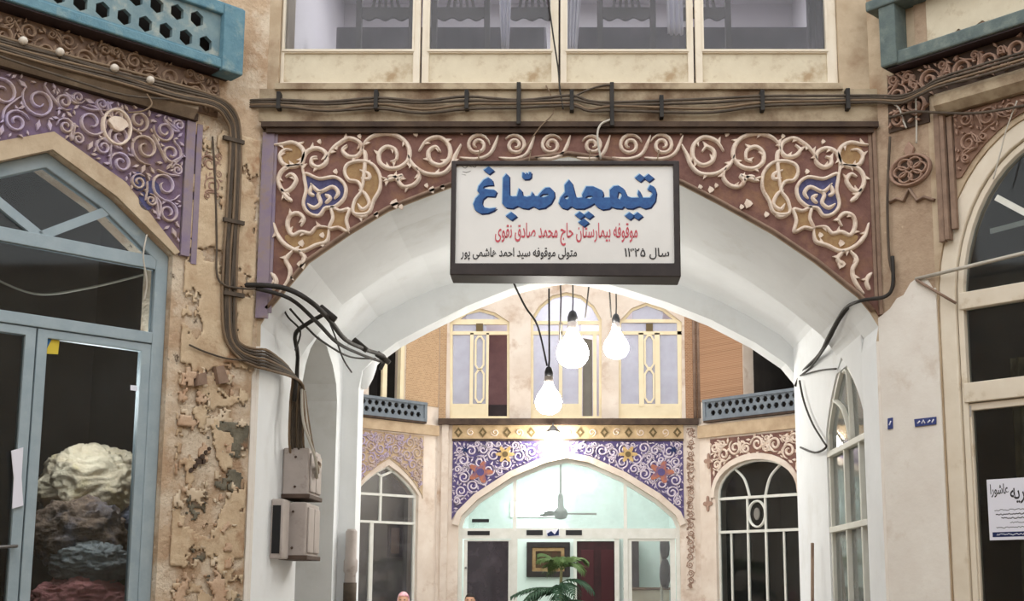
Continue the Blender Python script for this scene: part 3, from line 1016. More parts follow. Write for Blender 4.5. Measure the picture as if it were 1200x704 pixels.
text(sg, 'black_lettering', 'سال ۱۳۲۵', F, pbox(F, 732, 290, 784, 304, TD), TD + .002, M['ink_black'])
text(sg, 'black_lettering', 'متولی موقوفه سید احمد هاشمی پور', F, pbox(F, 540, 290, 676, 305, TD), TD + .002, M['ink_black'])
mb = MB()
for st in ([(541, 194), (545, 197), (549, 194), (553, 196)], [(552, 192), (556, 196), (560, 192)], [(542, 201), (547, 202), (552, 200)], [(541, 204), (546, 205)]):
    mb.strip(F, crom(F.pp(st, TD), 4), .005, TD + .0002, TD + .002)
mb.build('signature_mark', mat('grey_ink', (140, 140, 138)), sg)
for x in (560, 620, 690, 770):
    mb = MB().tube([F.q(x, 189, SD - .1), F.q(x + 1, 183, .1), F.q(x + 2, 176, .045)], .004)
    mb.build('hanger_wire', M['cable_tan'], sg)
gl = bpy.data.lights.new('gallery_fill', 'AREA')  # unseen area light, added to whiten the room behind the chairs
gl.energy = 55
gl.size = 2.4
gl.size_y = .6
gl.shape = 'RECTANGLE'
glo = bpy.data.objects.new('gallery_fill', gl)
glo.location = (0, 8.9, 6.45)
C.objects.link(glo)

# ------------------------------------------------------------------ left chamfer wall
# shopfront: gable-headed frame with fanlight, transom pane and two leaves
def inset(poly, g):
    """shrinks a convex-ish polygon by g"""
    n = len(poly)
    area = sum(poly[i - 1][0] * poly[i][1] - poly[i][0] * poly[i - 1][1] for i in range(n))
    s = 1 if area > 0 else -1
    out = []
    for i in range(n):
        a, b, c = Vector(poly[i - 1]), Vector(poly[i]), Vector(poly[(i + 1) % n])
        d1, d2 = (b - a).normalized(), (c - b).normalized()
        n1, n2 = Vector((-d1.y, d1.x)) * s, Vector((-d2.y, d2.x)) * s
        k = (n1 + n2)
        k = k / max(k.length_squared, 1e-6) * 2
        out.append(tuple(b + k * g))
    return out
LF = -.05
lp = [(lop[0][0], 0), (lop[1][0], 0), lop[2], lop[3], lop[4], lop[5], lop[6]]
dl = thing('shopfront', 'blue-grey glazed shopfront with a gabled lattice fanlight, bundles behind its pane', 'shopfront', L.w(l_ap[0], 0, LF))
li = inset(lp, .075)
li[0] = (li[0][0], .02); li[1] = (li[1][0], .02)
MB().prism(L, lp, LF - .06, LF, [li]).build('outer_frame', M['bluegrey'], dl, bevel=.006)
def LU(x, y):
    return L.p(x, y, LF)
u0, u1 = li[0][0], li[1][0]
def lz(x, y):
    return LU(x, y)[1]
r1, r2a, r2b = lz(190, 308), lz(190, 391), lz(190, 404)
MB().box(L, u0, u1, lz(100, 284), lz(100, 300), LF - .05, LF - .002).build('fanlight_rail', M['bluegrey'], dl, bevel=.004)
MB().box(L, u0, u1, r2b, r2a, LF - .055, LF + .004).build('transom_rail', M['bluegrey'], dl, bevel=.004)
fz = lz(100, 286)
apx = (l_ap[0], li[4][1])
hl_ = (l_ap[0] - l_w * .5, (l_sh[1] + l_ap[1]) / 2 - .02)
hr_ = (l_ap[0] + l_w * .5, hl_[1])
MB().bar(L, (l_ap[0], fz), hl_, .05, LF - .04, LF - .006).build('lattice_bar', M['bluegrey'], dl)
MB().bar(L, (l_ap[0], fz), hr_, .05, LF - .04, LF - .006).build('lattice_bar', M['bluegrey'], dl)
MB().prism(L, inset(lp, .06)[2:] and [(u0 - .01, fz), (u1 + .01, fz)] + inset(lp, .07)[2:], LF - .03, LF - .026).build('fanlight_pane', M['glass_shop'], dl)
MB().box(L, u0 - .01, u1 + .01, r2a, lz(100, 298), LF - .03, LF - .026).build('transom_pane', M['glass_shop'], dl)
# leaves
um0, um1 = LU(26, 500)[0], LU(47, 500)[0]
uc = (um0 + um1) / 2
for nm, a, b in (('left', u0, uc - .004), ('right', uc + .004, u1)):
    w = uc - um0 if nm == 'left' else um1 - uc
    d = MB().prism(L, [(a, .03), (b, .03), (b, r2b - .004), (a, r2b - .004)], LF - .05, LF - .006, [[(a + .055, .55), (b - .055, .55), (b - .055, r2b - .05), (a + .055, r2b - .05)]]).build('door_leaf', M['bluegrey'], dl, bevel=.004)
    MB().box(L, a + .045, b - .045, .54, r2b - .04, LF - .03, LF - .026).build('pane', M['glass_shop'], d)
    MB().box(L, a + .05, b - .05, .03, .56, LF - .035, LF - .02).build('kick_panel', M['bluegrey'], d)
    if nm == 'left':
        hu, hz = LU(20, 640)
        mb = MB().tube([L.w(hu - .02, hz, LF), L.w(hu - .02, hz, LF + .05), L.w(hu - .14, hz - .01, LF + .05)], .009)
        mb.build('handle', M['metal'], d)
mb = MB().prism(L, L.pp([(13, 528), (27, 524), (25, 560), (27, 592), (14, 596), (16, 560)], LF + .004), LF + .002, LF + .008)
tag(mb.build('paper_notice', M['paper']), 'torn white paper stuck on the door stile of the blue-grey shopfront', 'paper')
st = thing('sticker', 'small blue and yellow sticker in the top corner of the shop pane', 'sticker', L.q(58, 414, LF))
MB().prism(L, L.pp([(49, 391), (70, 398), (68, 415), (49, 414)], LF - .024), LF - .0258, LF - .0245).build('yellow_ground', mat('yellow_sticker', (214, 190, 70)), st)
MB().prism(L, L.pp([(49, 391), (62, 395), (55, 408), (49, 411)], LF - .024), LF - .0244, LF - .0235).build('blue_corner', mat('blue_sticker', (52, 104, 150)), st)
tag(MB().prism(L, L.pp([(153, 451), (161, 452), (161, 458), (153, 457)], LF - .024), LF - .0258, LF - .024).build('tag_sticker', M['paper']), 'tiny white tag on the dark shop pane, upper right of the bundles', 'sticker')

sl = bpy.data.lights.new('shop_fill', 'POINT')  # unseen light added behind the glass to brighten the bundles
sl.energy = 20
sl.shadow_soft_size = .2
slo = bpy.data.objects.new('shop_fill', sl)
slo.location = L.w(-.8, 2.7, -.42)
C.objects.link(slo)
# bundles stacked on a counter inside
def lq(x, y, d):
    return L.q(x, y, d)
def lblob(px0, py0, px1, py1, d, depth, **k):
    p, q = L.p(px0, py1, d), L.p(px1, py0, d)
    return L.w((p[0] + q[0]) / 2, (p[1] + q[1]) / 2, d), (abs(q[0] - p[0]) / 2, abs(q[1] - p[1]) / 2)
def bundle(name, lb, box, d, depth, m, amp, fr_, seed, knot=None, bump=None, sq=.97):
    c, (hu, hv) = lblob(*box, d, depth)
    mb = MB()
    tmp = MB().blob((0, 0, 0), (hu * .9, depth * .92, hv * .95), amp, fr_, seed, 110, 76, squash=sq, wr=.16)
    mb.add([c + L.u * v.x + L.n * v.y + Vector((0, 0, v.z)) for v in tmp.v], tmp.f, True)
    o = mb.build(name, m)
    tag(o, lb, 'bundle', 'cloth bundles behind the shop pane')
    return o, c, hu, hv
M['b_cream'] = mat('cream_fleece_bundle', (226, 214, 190), (196, 180, 156), 9, .95, .9, 22, (218, 202, 156), 4, .6, .08, dist=.03)
M['b_brown'] = mat('brown_net_bundle', (156, 134, 118), (104, 88, 80), 26, .95, .9, 40, (128, 128, 142), 3, .55, .08, dist=.03)
M['b_grey'] = mat('blue_grey_bundle', (160, 164, 166), (124, 130, 134), 14, .95, .8, 26, dist=.03)
M['b_blue'] = mat('slate_blue_bundle', (132, 138, 156), (98, 104, 124), 16, .95, .8, 26, dist=.03)
M['b_pink'] = mat('dusty_pink_bundle', (206, 142, 140), (166, 106, 108), 12, .95, .8, 22, dist=.03)
M['b_khaki'] = mat('khaki_bundle', (134, 124, 94), (104, 96, 74), 12, .95, .7, 22, dist=.03)
DB = -.84
bundle('cloth_bundle', 'large cream fleecy bundle topping the stack behind the shop pane', (44, 529, 166, 612), DB - .1, .27, M['b_cream'], .17, 2.2, 3)
bundle('cloth_bundle', 'brown netted bundle in the middle of the stack, left side', (34, 588, 145, 668), DB + .06, .25, M['b_brown'], .24, 2.6, 8)
bundle('cloth_bundle', 'slate-blue small bundle right of the brown netted one', (118, 588, 172, 634), DB - .04, .18, M['b_blue'], .2, 3, 12)
o, c, hu, hv = bundle('cloth_bundle', 'grey knotted bundle with its tied end pointing right', (58, 636, 152, 686), DB + .24, .17, M['b_grey'], .16, 3, 15)
kn = MB().tube([c + L.u * hu * .9 + Vector((0, 0, .01)), c + L.u * (hu + .05), c + L.u * (hu + .1) + Vector((0, 0, .05))], .035, 10, r1=.05)
kn.build('tied_end', M['b_grey'], o)
MB().tube([c + L.u * (hu - .0) + L.n * x + Vector((0, 0, y)) for x, y in [(.045 * math.cos(k * PI / 5), .045 * math.sin(k * PI / 5)) for k in range(11)]], .012, 6).build('tie_cord', M['b_brown'], o)
bundle('cloth_bundle', 'dusty pink bundle at the bottom left of the visible stack', (32, 676, 152, 742), DB + .22, .22, M['b_pink'], .2, 2.6, 21)
bundle('cloth_bundle', 'khaki bundle squeezed right of the pink one', (143, 664, 180, 742), DB + .1, .2, M['b_khaki'], .16, 3, 25)
ct = thing('counter', 'dark counter under the stacked bundles inside the left shop', 'counter', L.w(L.p(110, 700, DB)[0], 0, DB))
cu0, cz = L.p(28, 740, DB)
cu1 = min(L.p(178, 740, DB)[0], lop[1][0] + .45)
MB().box(L, cu0, cu1, cz - .06, cz - .02, DB - .36, DB + .45).build('counter_top', M['chair'], ct)
MB().box(L, cu0 + .03, cu1 - .03, 0, cz - .06, DB - .33, DB + .42).build('counter_body', M['chair'], ct)
# sagging string of wires behind the transom glass
w_ = MB().tube(crom([lq(-20, 320, -.12), lq(40, 344, -.12), lq(100, 338, -.12), lq(168, 322, -.12)], 6), .006)
tag(w_.build('hanging_wire', M['rod']), 'pale wire sagging across the transom pane of the left shop', 'wire')
tag(MB().tube(crom([lq(172, 275, .02), lq(168, 300, .04), lq(172, 330, .03), lq(169, 352, .02)], 6), .005).build('loose_wire', M['rod']), 'thin pale wire dangling over the right shoulder of the blue-grey shopfront', 'wire')

# carved violet panel over the left shopfront
pt = L.p(216, 142); pb = L.p(216, 283)
band = [(lop[2][0] + .03, l_sh[1] + .02), (lop[3][0] + .05, lop[3][1] + .09), (lop[4][0], lop[4][1] + .1), (lop[5][0] - .05, lop[5][1] + .09), (lop[6][0] - .03, l_sh[1] + .02)]
ul = 2 * l_ap[0] - pt[0]
vp = [(ul, pb[1]), (ul, pt[1]), (pt[0], pt[1]), (pt[0], pb[1])] + band
vs_ = thing('spandrel_panel', 'violet and tan densely carved panel above the blue-grey gabled shopfront', 'carved panel', L.w(l_ap[0], l_sh[1], 0))
MB().prism(L, vp, .001, .015).build('ground', M['purple'], vs_)
arabesque(L, vp, [.105, .075, .055, .04, .03, .02, .014], .015, .015, .036, 11, 2600, .86).build('scrollwork', M['scroll_tan'], vs_)
mcx, mcz = L.p(137, 146, .03)
md = MB()
md.prism(L, [(mcx + .058 * math.cos(a) * (1 if math.sin(a) > -.2 else .75), mcz + .042 * math.sin(a)) for a in [k * PI / 8 for k in range(16)]], .015, .055)
md.build('boss', M['scroll'], vs_, bevel=.015)
MB().strip(L, [(mcx + .08 * math.cos(a), mcz - .015 + .1 * math.sin(a)) for a in [k * PI / 12 for k in range(24)]], .018, .015, .045, True).build('boss_ring', M['scroll'], vs_)
q1, q2 = L.p(172, 212, .03)
for k, (x, y, r) in enumerate([(163, 212, 10), (180, 222, 9), (172, 235, 10)]):
    c0 = L.p(x, y, .03)
    MB().prism(L, [(c0[0] + .045 * math.cos(a), c0[1] + .055 * math.sin(a)) for a in [j * PI / 7 for j in range(14)]], .0152, .022).build('blue_petal', M['blue'], vs_)
# plaster band around the gable
MB_ = MB()
bandpts = [(lop[1][0] + .0, l_sh[1] - .02), (lop[2][0], l_sh[1])] + [lop[3], lop[4], lop[5]] + [(lop[6][0], l_sh[1])]
bo = [(lop[6][0] - .03, l_sh[1] + .02)] + list(reversed(band[1:4])) + [band[0]]
poly = [lop[2], lop[3], lop[4], lop[5], lop[6]] + bo
MB_.prism(L, poly, .001, .022)
struct('trim_gable_plaster', MB_, M['plaster'])
mb = MB().box(L, pt[0] + .005, pt[0] + .06, L.p(212, 300)[1], pt[1], .001, .03).box(L, pt[0] + .075, pt[0] + .11, L.p(225, 310)[1], pt[1], .001, .02)
struct('trim_violet_moulding', mb, M['purple_strip'])
def ledge(nm, fr, pa, pb, h, d, m, ua=None, ub=None):
    (a, z), (b, _) = fr.p(*pa, d), fr.p(*pb, d)
    a = ua if ua is not None else a
    b = ub if ub is not None else b
    a, b = min(a, b), max(a, b)
    pr = [(0, 0), (d * .5, 0), (d, h * .35), (d, h * .8), (d * .8, h), (0, h)]
    vs, fs = [], []
    for u in (a, b):
        vs += [fr.w(u, z + y, .001 + x) for x, y in pr]
    n = len(pr)
    fs = [tuple(range(n)), tuple(range(2 * n - 1, n - 1, -1))] + [(i, (i + 1) % n, n + (i + 1) % n, n + i) for i in range(n)]
    struct(nm, MB().add(vs, fs), M[m])
    return z
ledge('trim_left_ledge', L, (100, 100), (232, 138), .13, .1, 'sooty', -3.6, L.p(232, 138, .1)[0])
zl = L.p(216, 142)[1]
struct('trim_left_dark_moulding', MB().box(L, -3.6, pt[0] + .06, pt[1] + .005, pt[1] + .05, .001, .05), M['dark_band'])
# scroll frieze under the balcony
fz0 = L.p(150, 108, .01)[1]
fz1 = L.p(150, 52, .01)[1]
ufr = [(-1.9, fz0), (L.p(256, 112, .01)[0], fz0), (L.p(256, 112, .01)[0], fz1), (-1.9, fz1)]
fz1 = L.p(268, 82, .15)[1] - .012
ufr = [(u, min(v, fz1) if v > fz0 + .01 else v) for u, v in ufr]
ff = thing('frieze_panel', 'brown scroll frieze under the teal lattice balcony', 'carved panel', L.w(-.9, fz0, 0))
MB().prism(L, ufr, .001, .012).build('ground', M['moulding'], ff)
arabesque(L, ufr, [.075, .055, .04, .03, .02, .014], .017, .012, .04, 23).build('scrollwork', M['scroll_umber'], ff)
# weathered relief fragment on the pier
pf = L.pp([(232, 175), (262, 175), (264, 232), (236, 236)], .01)
fg = thing('relief_fragment', 'worn flower relief high on the peeling left pier', 'carved panel', L.w(pf[0][0], pf[3][1], 0))
arabesque(L, pf, [.06, .04, .025], .016, .001, .02, 31).build('scrollwork', M['scroll_brown'], fg)
# flaked plaster patches, each its own raised slab with a ragged edge
def patch(fr, cx, cy, rx, ry, seed, d1, n=18, base=.001):
    rnd = random.Random(seed)
    c = fr.p(cx, cy)
    s = (fr.p(cx + 10, cy)[0] - c[0]) / 10
    t = (c[1] - fr.p(cx, cy + 10)[1]) / 10
    pts = []
    for k in range(n):
        a = 2 * PI * k / n
        r = rnd.uniform(.7, 1.15)
        pts.append((c[0] + rx * s * r * math.cos(a), c[1] + ry * t * r * math.sin(a)))
    return MB().prism(fr, pts, base, d1)
M['flake'] = mat('pale_plaster_flake', (214, 194, 164), (190, 164, 134), 9, .95, .7, 20, (166, 130, 100), 5, .6, dist=.02)
M['flake_dark'] = mat('grey_mortar_patch', (126, 120, 104), (96, 92, 80), 12, .95, .8, 20, (150, 110, 80), 5, .6, dist=.02)
M['chip'] = mat('pale_lime_chip', (220, 204, 180), (196, 174, 146), 9, .95, .6, 20)
M['flake_pink'] = mat('pinkish_plaster_flake', (206, 180, 154), (188, 154, 126), 9, .95, .7, 20, dist=.02)
def skin(name, fr, u0, u1, z0, z1, thr, d, m, seed, fq=5.0, step=.012, keep=None):
    '''one coat of plaster that has flaked off in places: only the cells where it still holds'''
    nu, nz_ = int((u1 - u0) / step), int((z1 - z0) / step)
    idx, vs, fs = {}, [], []
    def vid(i, j):
        if (i, j) not in idx:
            u, z = u0 + i * step, z0 + j * step
            k = noise.noise(Vector((u * 40, z * 40, seed))) * step * .4
            idx[(i, j)] = len(vs)
            vs.append(fr.w(u + k, z + k, d + .004 * noise.noise(Vector((u * 9, z * 9, seed + 5)))))
        return idx[(i, j)]
    for i in range(nu):
        for j in range(nz_):
            u, z = u0 + (i + .5) * step, z0 + (j + .5) * step
            t = noise.fractal(Vector((u * fq, z * fq * .8, seed)), .8, 2.2, 5)
            if t > thr(u, z):
                fs.append((vid(i, j), vid(i + 1, j), vid(i + 1, j + 1), vid(i, j + 1)))
    o = MB().add(vs, fs, True).build(name, M[m])
    o['kind'] = 'structure'
    sm = o.modifiers.new('thickness', 'SOLIDIFY')
    sm.thickness = d * .95
    sm.offset = -1
    return o
pu0, pu1 = L.p(206, 500)[0], -.028
zA = L.p(250, 430)[1]
skin('trim_plaster_coat', L, pu0, pu1, 1.2, L.p(250, 150)[1], lambda u, z: (.12 if z < zA else -.3), .008, 'flake', 3.3, 6)
skin('trim_plaster_patch', L, pu0, pu1, 1.2, zA, lambda u, z: .38, .014, 'flake_pink', 9.1, 8)
skin('trim_mortar_patch', L, pu0, pu1, 1.2, zA - .3, lambda u, z: .42, .008, 'flake_dark', 14.7, 6)
skin('trim_pale_chip', L, pu0, pu1, 1.2, zA, lambda u, z: .46, .014, 'chip', 21.3, 11)
# torn hanging plaster scraps and a row of dark holes
for x0, y0, x1, y1 in ((252, 430, 262, 448), (232, 438, 236, 450)):
    o = MB().prism(L, L.pp([(x0, y0), (x0 + 9, y0 - 2), (x1 + 6, y1), (x1 - 6, y1 + 2)], .04), .001, .05).build('trim_plaster_lump', M['moulding'])
    o['kind'] = 'structure'
for x, y, r in ((222, 551, 3), (227, 546, 2.5), (231, 541, 3), (235, 535, 3), (239, 530, 2.5), (243, 526, 2), (237, 541, 2)):
    o = patch(L, x, y, r, r * 1.3, int(x), .024, 9).build('trim_pit_mark', M['dark_band'])
    o['kind'] = 'structure'

# teal lattice balcony
BD = .15
bl = thing('balcony_railing', 'teal painted wooden lattice balcony front at the top left', 'railing', L.q(262, 80, BD))
def LB(x, y, d=BD):
    return L.p(x, y, d)
ub = LB(284, 70)[0]
zb0, zb1 = LB(268, 82)[1], LB(262, 69)[1]
uL = -2.4
MB().box(L, uL, ub, zb0, zb1, BD - .1, BD).build('bottom_rail', M['teal'], bl, bevel=.008)
MB().box(L, uL, ub - .02, zb1 - .02, zb1 + .015, BD - .06, BD - .02).build('inner_rail', M['teal'], bl)
zt0, zt1 = LB(262, 16)[1], LB(262, 2)[1]
MB().box(L, uL, ub, zt0, zt1, BD - .1, BD).build('top_rail', M['teal'], bl, bevel=.008)
pu = LB(261, 40)[0]
MB().box(L, pu, ub, zb0 - .015, zt1 - .01, BD - .12, BD + .015).build('end_post', M['teal'], bl, bevel=.01)
# lattice: board with two staggered rows of six-sided openings
h1 = LB(240, 50, BD - .03)
h2 = LB(217, 42, BD - .03)
du = h1[0] - h2[0]
rz = zb1 + (zt0 - zb1) * .26, zb1 + (zt0 - zb1) * .74
holes = []
for k in range(24):
    for r_, z in enumerate(rz):
        u = h1[0] - du * k - (du * .5 if r_ else 0) + (du * .05)
        if u < uL + .1 or u > pu - .04:
            continue
        rr = min(du, (zt0 - zb1) * .5) * .36
        holes.append([(u + rr * math.cos(a), z + rr * 1.08 * math.sin(a)) for a in [j * PI / 3 + PI / 6 for j in range(6)]])
MB().prism(L, [(uL, zb1), (pu, zb1), (pu, zt0), (uL, zt0)], BD - .06, BD - .03, holes).build('lattice_board', mat('pale_teal_board', (128, 148, 150), (104, 128, 136), 10, .7, .3, 40, (164, 168, 158), 8, .6), bl)
MB().box(L, uL, ub - .02, zb0 - .01, zb0, 0.001, BD - .02).build('balcony_floor', M['chair'], bl)
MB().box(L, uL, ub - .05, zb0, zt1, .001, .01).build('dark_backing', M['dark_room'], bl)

# ------------------------------------------------------------------ right chamfer wall
RF = -.04
dr = thing('shopfront', 'cream-framed shopfront with round fanlight and dark panes, paper poster on its door', 'shopfront', R.w(r_uc, 0, RF))
outer = [(r_uc + .72, 0)] + ra + [(r_uc - .72, 0)]
def arch_ring(g0, z_lo):
    pts = []
    for i in range(25):
        a = PI * i / 24
        x = math.cos(a)
        pts.append((r_uc + (.72 - g0) * x, r_sp + (1.0 - g0) * (math.sin(a) ** .92) * (1 + .04 * (1 - abs(x)))))
    return [(r_uc + .72 - g0, z_lo)] + pts + [(r_uc - .72 + g0, z_lo)]
MB().prism(R, outer, RF - .06, RF + .03, [arch_ring(.1, .02)]).build('outer_frame', M['cream'], dr, bevel=.008)
MB().prism(R, arch_ring(.105, .02), RF - .05, RF + .01, [arch_ring(.14, .05)]).build('inner_frame', M['cream'], dr, bevel=.004)
def RZ(x, y):
    return R.p(x, y, RF)[1]
ri0, ri1 = r_uc - .6, r_uc + .6
MB().box(R, ri0, ri1, RZ(1130, 363), RZ(1130, 343), RF - .05, RF + .02).build('fanlight_rail', M['cream'], dr, bevel=.005)
MB().box(R, ri0, ri1, RZ(1125, 473), RZ(1125, 450), RF - .05, RF + .02).build('door_rail', M['cream'], dr, bevel=.005)
MB().pbar(R, (1167, 231), (1225, 262), .035, RF - .04, RF).build('fanlight_bar', M['white_paint'], dr)
MB().pbar(R, (1160, 271), (1240, 250), .03, RF - .05, RF - .041).build('fanlight_bar', M['white_paint'], dr)
MB().box(R, r_uc - .018, r_uc + .018, RZ(1125, 362), r_sp + .9, RF - .04, RF).build('fanlight_post', M['white_paint'], dr)
MB().prism(R, arch_ring(.12, RZ(1130, 345)), RF - .03, RF - .026).build('fanlight_pane', M['glass_shop'], dr)
MB().box(R, ri0 - .01, ri1 + .01, RZ(1125, 452), RZ(1130, 361), RF - .03, RF - .026).build('transom_pane', M['glass_shop'], dr)
for a, b in ((ri0 - .02, r_uc - .006), (r_uc + .006, ri1 + .02)):
    zt_ = RZ(1125, 474)
    d = MB().prism(R, [(a, .03), (b, .03), (b, zt_), (a, zt_)], RF - .05, RF - .004, [[(a + .05, .5), (b - .05, .5), (b - .05, zt_ - .04), (a + .05, zt_ - .04)]]).build('door_leaf', M['cream'], dr, bevel=.004)
    MB().box(R, a + .04, b - .04, .49, zt_ - .03, RF - .03, RF - .026).build('pane', M['glass_shop'], d)
    MB().box(R, a + .04, b - .04, .03, .51, RF - .036, RF - .02).build('kick_panel', M['cream'], d)
# interior curtains of the right shop, dim brown
fr = Fr(R.w(0, 0, -.8), R.u, R.n)
for a, b, lb in ((.42, .62, 'dim brown curtain deep in the right shop, nearer the door frame'), (.75, 1.05, 'dim brown curtain deep in the right shop, behind the poster')):
    curtain('curtain', lb, fr, a, b, .1, 3.0, M['b_khaki'] if a < .5 else M['brown'], 4, .03)
rl = bpy.data.lights.new('right_shop_fill', 'POINT')  # added fill with no fixture, lifts the dark right shop
rl.energy = 4
rl.shadow_soft_size = .15
rlo = bpy.data.objects.new('right_shop_fill', rl)
rlo.location = R.w(r_uc, 3.6, -.9)
C.objects.link(rlo)
# poster
po = thing('paper_poster', 'white paper poster with black Persian calligraphy on the right shop door', 'poster', R.q(1180, 632, RF))
pq = R.pp([(1156, 562), (1208, 557), (1208, 628), (1159, 633)], RF)
PU0, PU1, PZ0, PZ1 = pq[0][0], pq[0][0] + .31, pq[3][1], pq[0][1]
MB().box(R, PU0, PU1, PZ0, PZ1, RF - .0035, RF - .001).build('paper', M['paper'], po)
pw, ph = PU1 - PU0, PZ1 - PZ0
PDD = RF - .0005
text(po, 'calligraphy', 'عاشورا', R, ((PU0 + pw * .06, PZ1 - ph * .3), (PU0 + pw * .4, PZ1 - ph * .08)), PDD, M['ink_black'], .01)
text(po, 'calligraphy', 'گریه', R, ((PU0 + pw * .43, PZ1 - ph * .42), (PU0 + pw * .82, PZ1 - ph * .06)), PDD, M['ink_black'], .01)
rr_ = random.Random(4)
for k, (f0, f1, z) in enumerate([(.12, .9, .51), (.14, .92, .58), (.24, .8, .645), (.4, .92, .72), (.14, .92, .8)]):
    u = PU0 + pw * f0
    pts = []
    while u < PU0 + pw * f1:
        pts.append((u, PZ1 - ph * z + rr_.uniform(-.004, .004)))
        u += .006
    MB().strip(R, pts, .006 if k in (1, 2) else .004, PDD - .0008, PDD + .0004, taper=False).build('small_print_line', M['ink_black'], po)
MB().box(R, PU0 + pw * .06, PU1, PZ0 + ph * .05, PZ0 + ph * .13, PDD - .0004, PDD + .0004).build('dark_footer', M['ink_navy'], po)
mb = MB()
u = PU0 + pw * .14
pts = []
while u < PU0 + pw * .9:
    pts.append((u, PZ0 + ph * .09 + rr_.uniform(-.005, .005)))
    u += .006
mb.strip(R, pts, .004, PDD + .0003, PDD + .001, taper=False)
mb.build('footer_print', M['paper'], po)
sk = thing('sticker', 'small square grey sticker in the top corner of the right shop door', 'sticker', R.q(1131, 489, RF))
MB().prism(R, R.pp([(1125, 477), (1138, 475), (1138, 488), (1126, 490)], RF), RF - .0035, RF - .0015).build('label_ground', mat('grey_sticker', (176, 172, 168)), sk)
MB().prism(R, R.pp([(1128, 480), (1134, 479), (1135, 485), (1130, 486)], RF), RF - .0014, RF - .0005).build('dark_mark', M['ink_black'], sk)
# number plates
def plate(lb, fr, pts, d, marks):
    t = thing('number_plate', lb, 'plate', fr.q(pts[3][0], pts[3][1], d))
    MB().prism(fr, fr.pp(pts, d), d - .006, d).build('blue_enamel', mat('blue_enamel', (62, 74, 128), rough=.3), t, bevel=.002)
    for st in marks:
        MB().strip(fr, fr.pp(st, d), .008, d, d + .001, taper=False).build('white_numeral', M['paper'], t)
WD = .012
plate('blue enamel house-number plate on the white right pier beside the cream door', R, [(1071, 491), (1097, 488), (1097, 497), (1072, 500)], WD + .008, [[(1075, 496), (1078, 493)], [(1080, 496), (1082, 492), (1084, 496)], [(1087, 495), (1090, 492)], [(1092, 495), (1094, 491)]])
plate('tiny dark number plate near the edge of the white right jamb', R, [(1040, 490), (1046, 489), (1046, 502), (1040, 503)], WD + .008, [[(1042, 498), (1044, 493)]])
# white wash on the lower right pier, ragged along its top
wl = [(.0, R.p(1036, 372)[1])] + [R.p(x, y) for x, y in [(1044, 362), (1052, 350), (1060, 346), (1068, 332), (1078, 324), (1088, 328), (1094, 338)]]
wl = [(0, 0)] + wl + [(r_uc - .725, wl[-1][1]), (r_uc - .725, 0)]
MB_ = MB().prism(R, wl, .001, WD)
struct('trim_whitewash_right', MB_, M['white_dirty'])
# white wash narrow band on the left jamb edge
struct('trim_whitewash_left', MB().prism(L, [(-.02, 0), (0.0, 0), (0.0, L.p(297, 428)[1]), (-.025, L.p(294, 440)[1])], .001, .012), M['white_dirty'])
# pilaster with medallion
pm = thing('medallion', 'round pierced rosette relief on the brown right pilaster', 'carved panel', R.q(1067, 222, .01))
mc = R.p(1066, 199, .02)
ring = [(mc[0] + .13 * math.cos(a), mc[1] + .09 * math.sin(a)) for a in [k * PI / 14 for k in range(28)]]
MB().prism(R, ring, .001, .006).build('dark_ground', M['dark_band'], pm)
mb = MB()
mb.strip(R, ring, .02, .005, .03, True)
for k in range(6):
    a = k * PI / 3
    cc = (mc[0] + .065 * math.cos(a), mc[1] + .045 * math.sin(a))
    mb.strip(R, [(cc[0] + .042 * math.cos(b), cc[1] + .032 * math.sin(b)) for b in [j * PI / 6 for j in range(12)]], .014, .005, .026, True)
mb.build('rosette', M['scroll_brown'], pm)
MB().prism(R, [(mc[0] - .02, mc[1] + .09), (mc[0] + .02, mc[1] + .09), (mc[0] + .035, mc[1] + .13), (mc[0], mc[1] + .18), (mc[0] - .035, mc[1] + .13)], .001, .025).build('finial', M['scroll_brown'], pm, bevel=.006)
stp = [R.p(x, y) for x, y in [(1043, 238), (1052, 233), (1060, 236), (1067, 222), (1076, 236), (1084, 231), (1096, 235)]]
tag(MB().strip(R, stp, .02, .001, .025, taper=False).build('stepped_moulding', M['moulding']), 'zigzag raised moulding below the round rosette on the right pilaster', 'moulding')
M['brown_plaster'] = mat('brown_stained_plaster', (188, 166, 142), (160, 136, 114), 4, .9, .5, 22, (116, 88, 70), 3, .6, .1, c4=(206, 184, 156), s4=6, t4=.62, dist=.02)
pz0, pz1 = R.p(1070, 335)[1], R.p(1070, 108)[1]
struct('trim_right_pilaster', MB().prism(R, [(.0, R.p(1036, 372)[1] - .05), (R.p(1097, 345)[0], R.p(1097, 345)[1] - .04), (R.p(1097, 330)[0], pz1), (0, pz1)], .0005, .0009), M['brown_plaster'])
ur = R.p(1100, 200)[0]
mb = MB().box(R, ur, ur + .035, R.p(1103, 285)[1], R.p(1103, 132)[1], .001, .035).box(R, ur + .045, ur + .07, R.p(1110, 283)[1], R.p(1110, 135)[1], .001, .05).box(R, ur + .08, ur + .11, R.p(1116, 270)[1], R.p(1116, 138)[1], .001, .03)
struct('trim_right_columns', mb, M['moulding'])
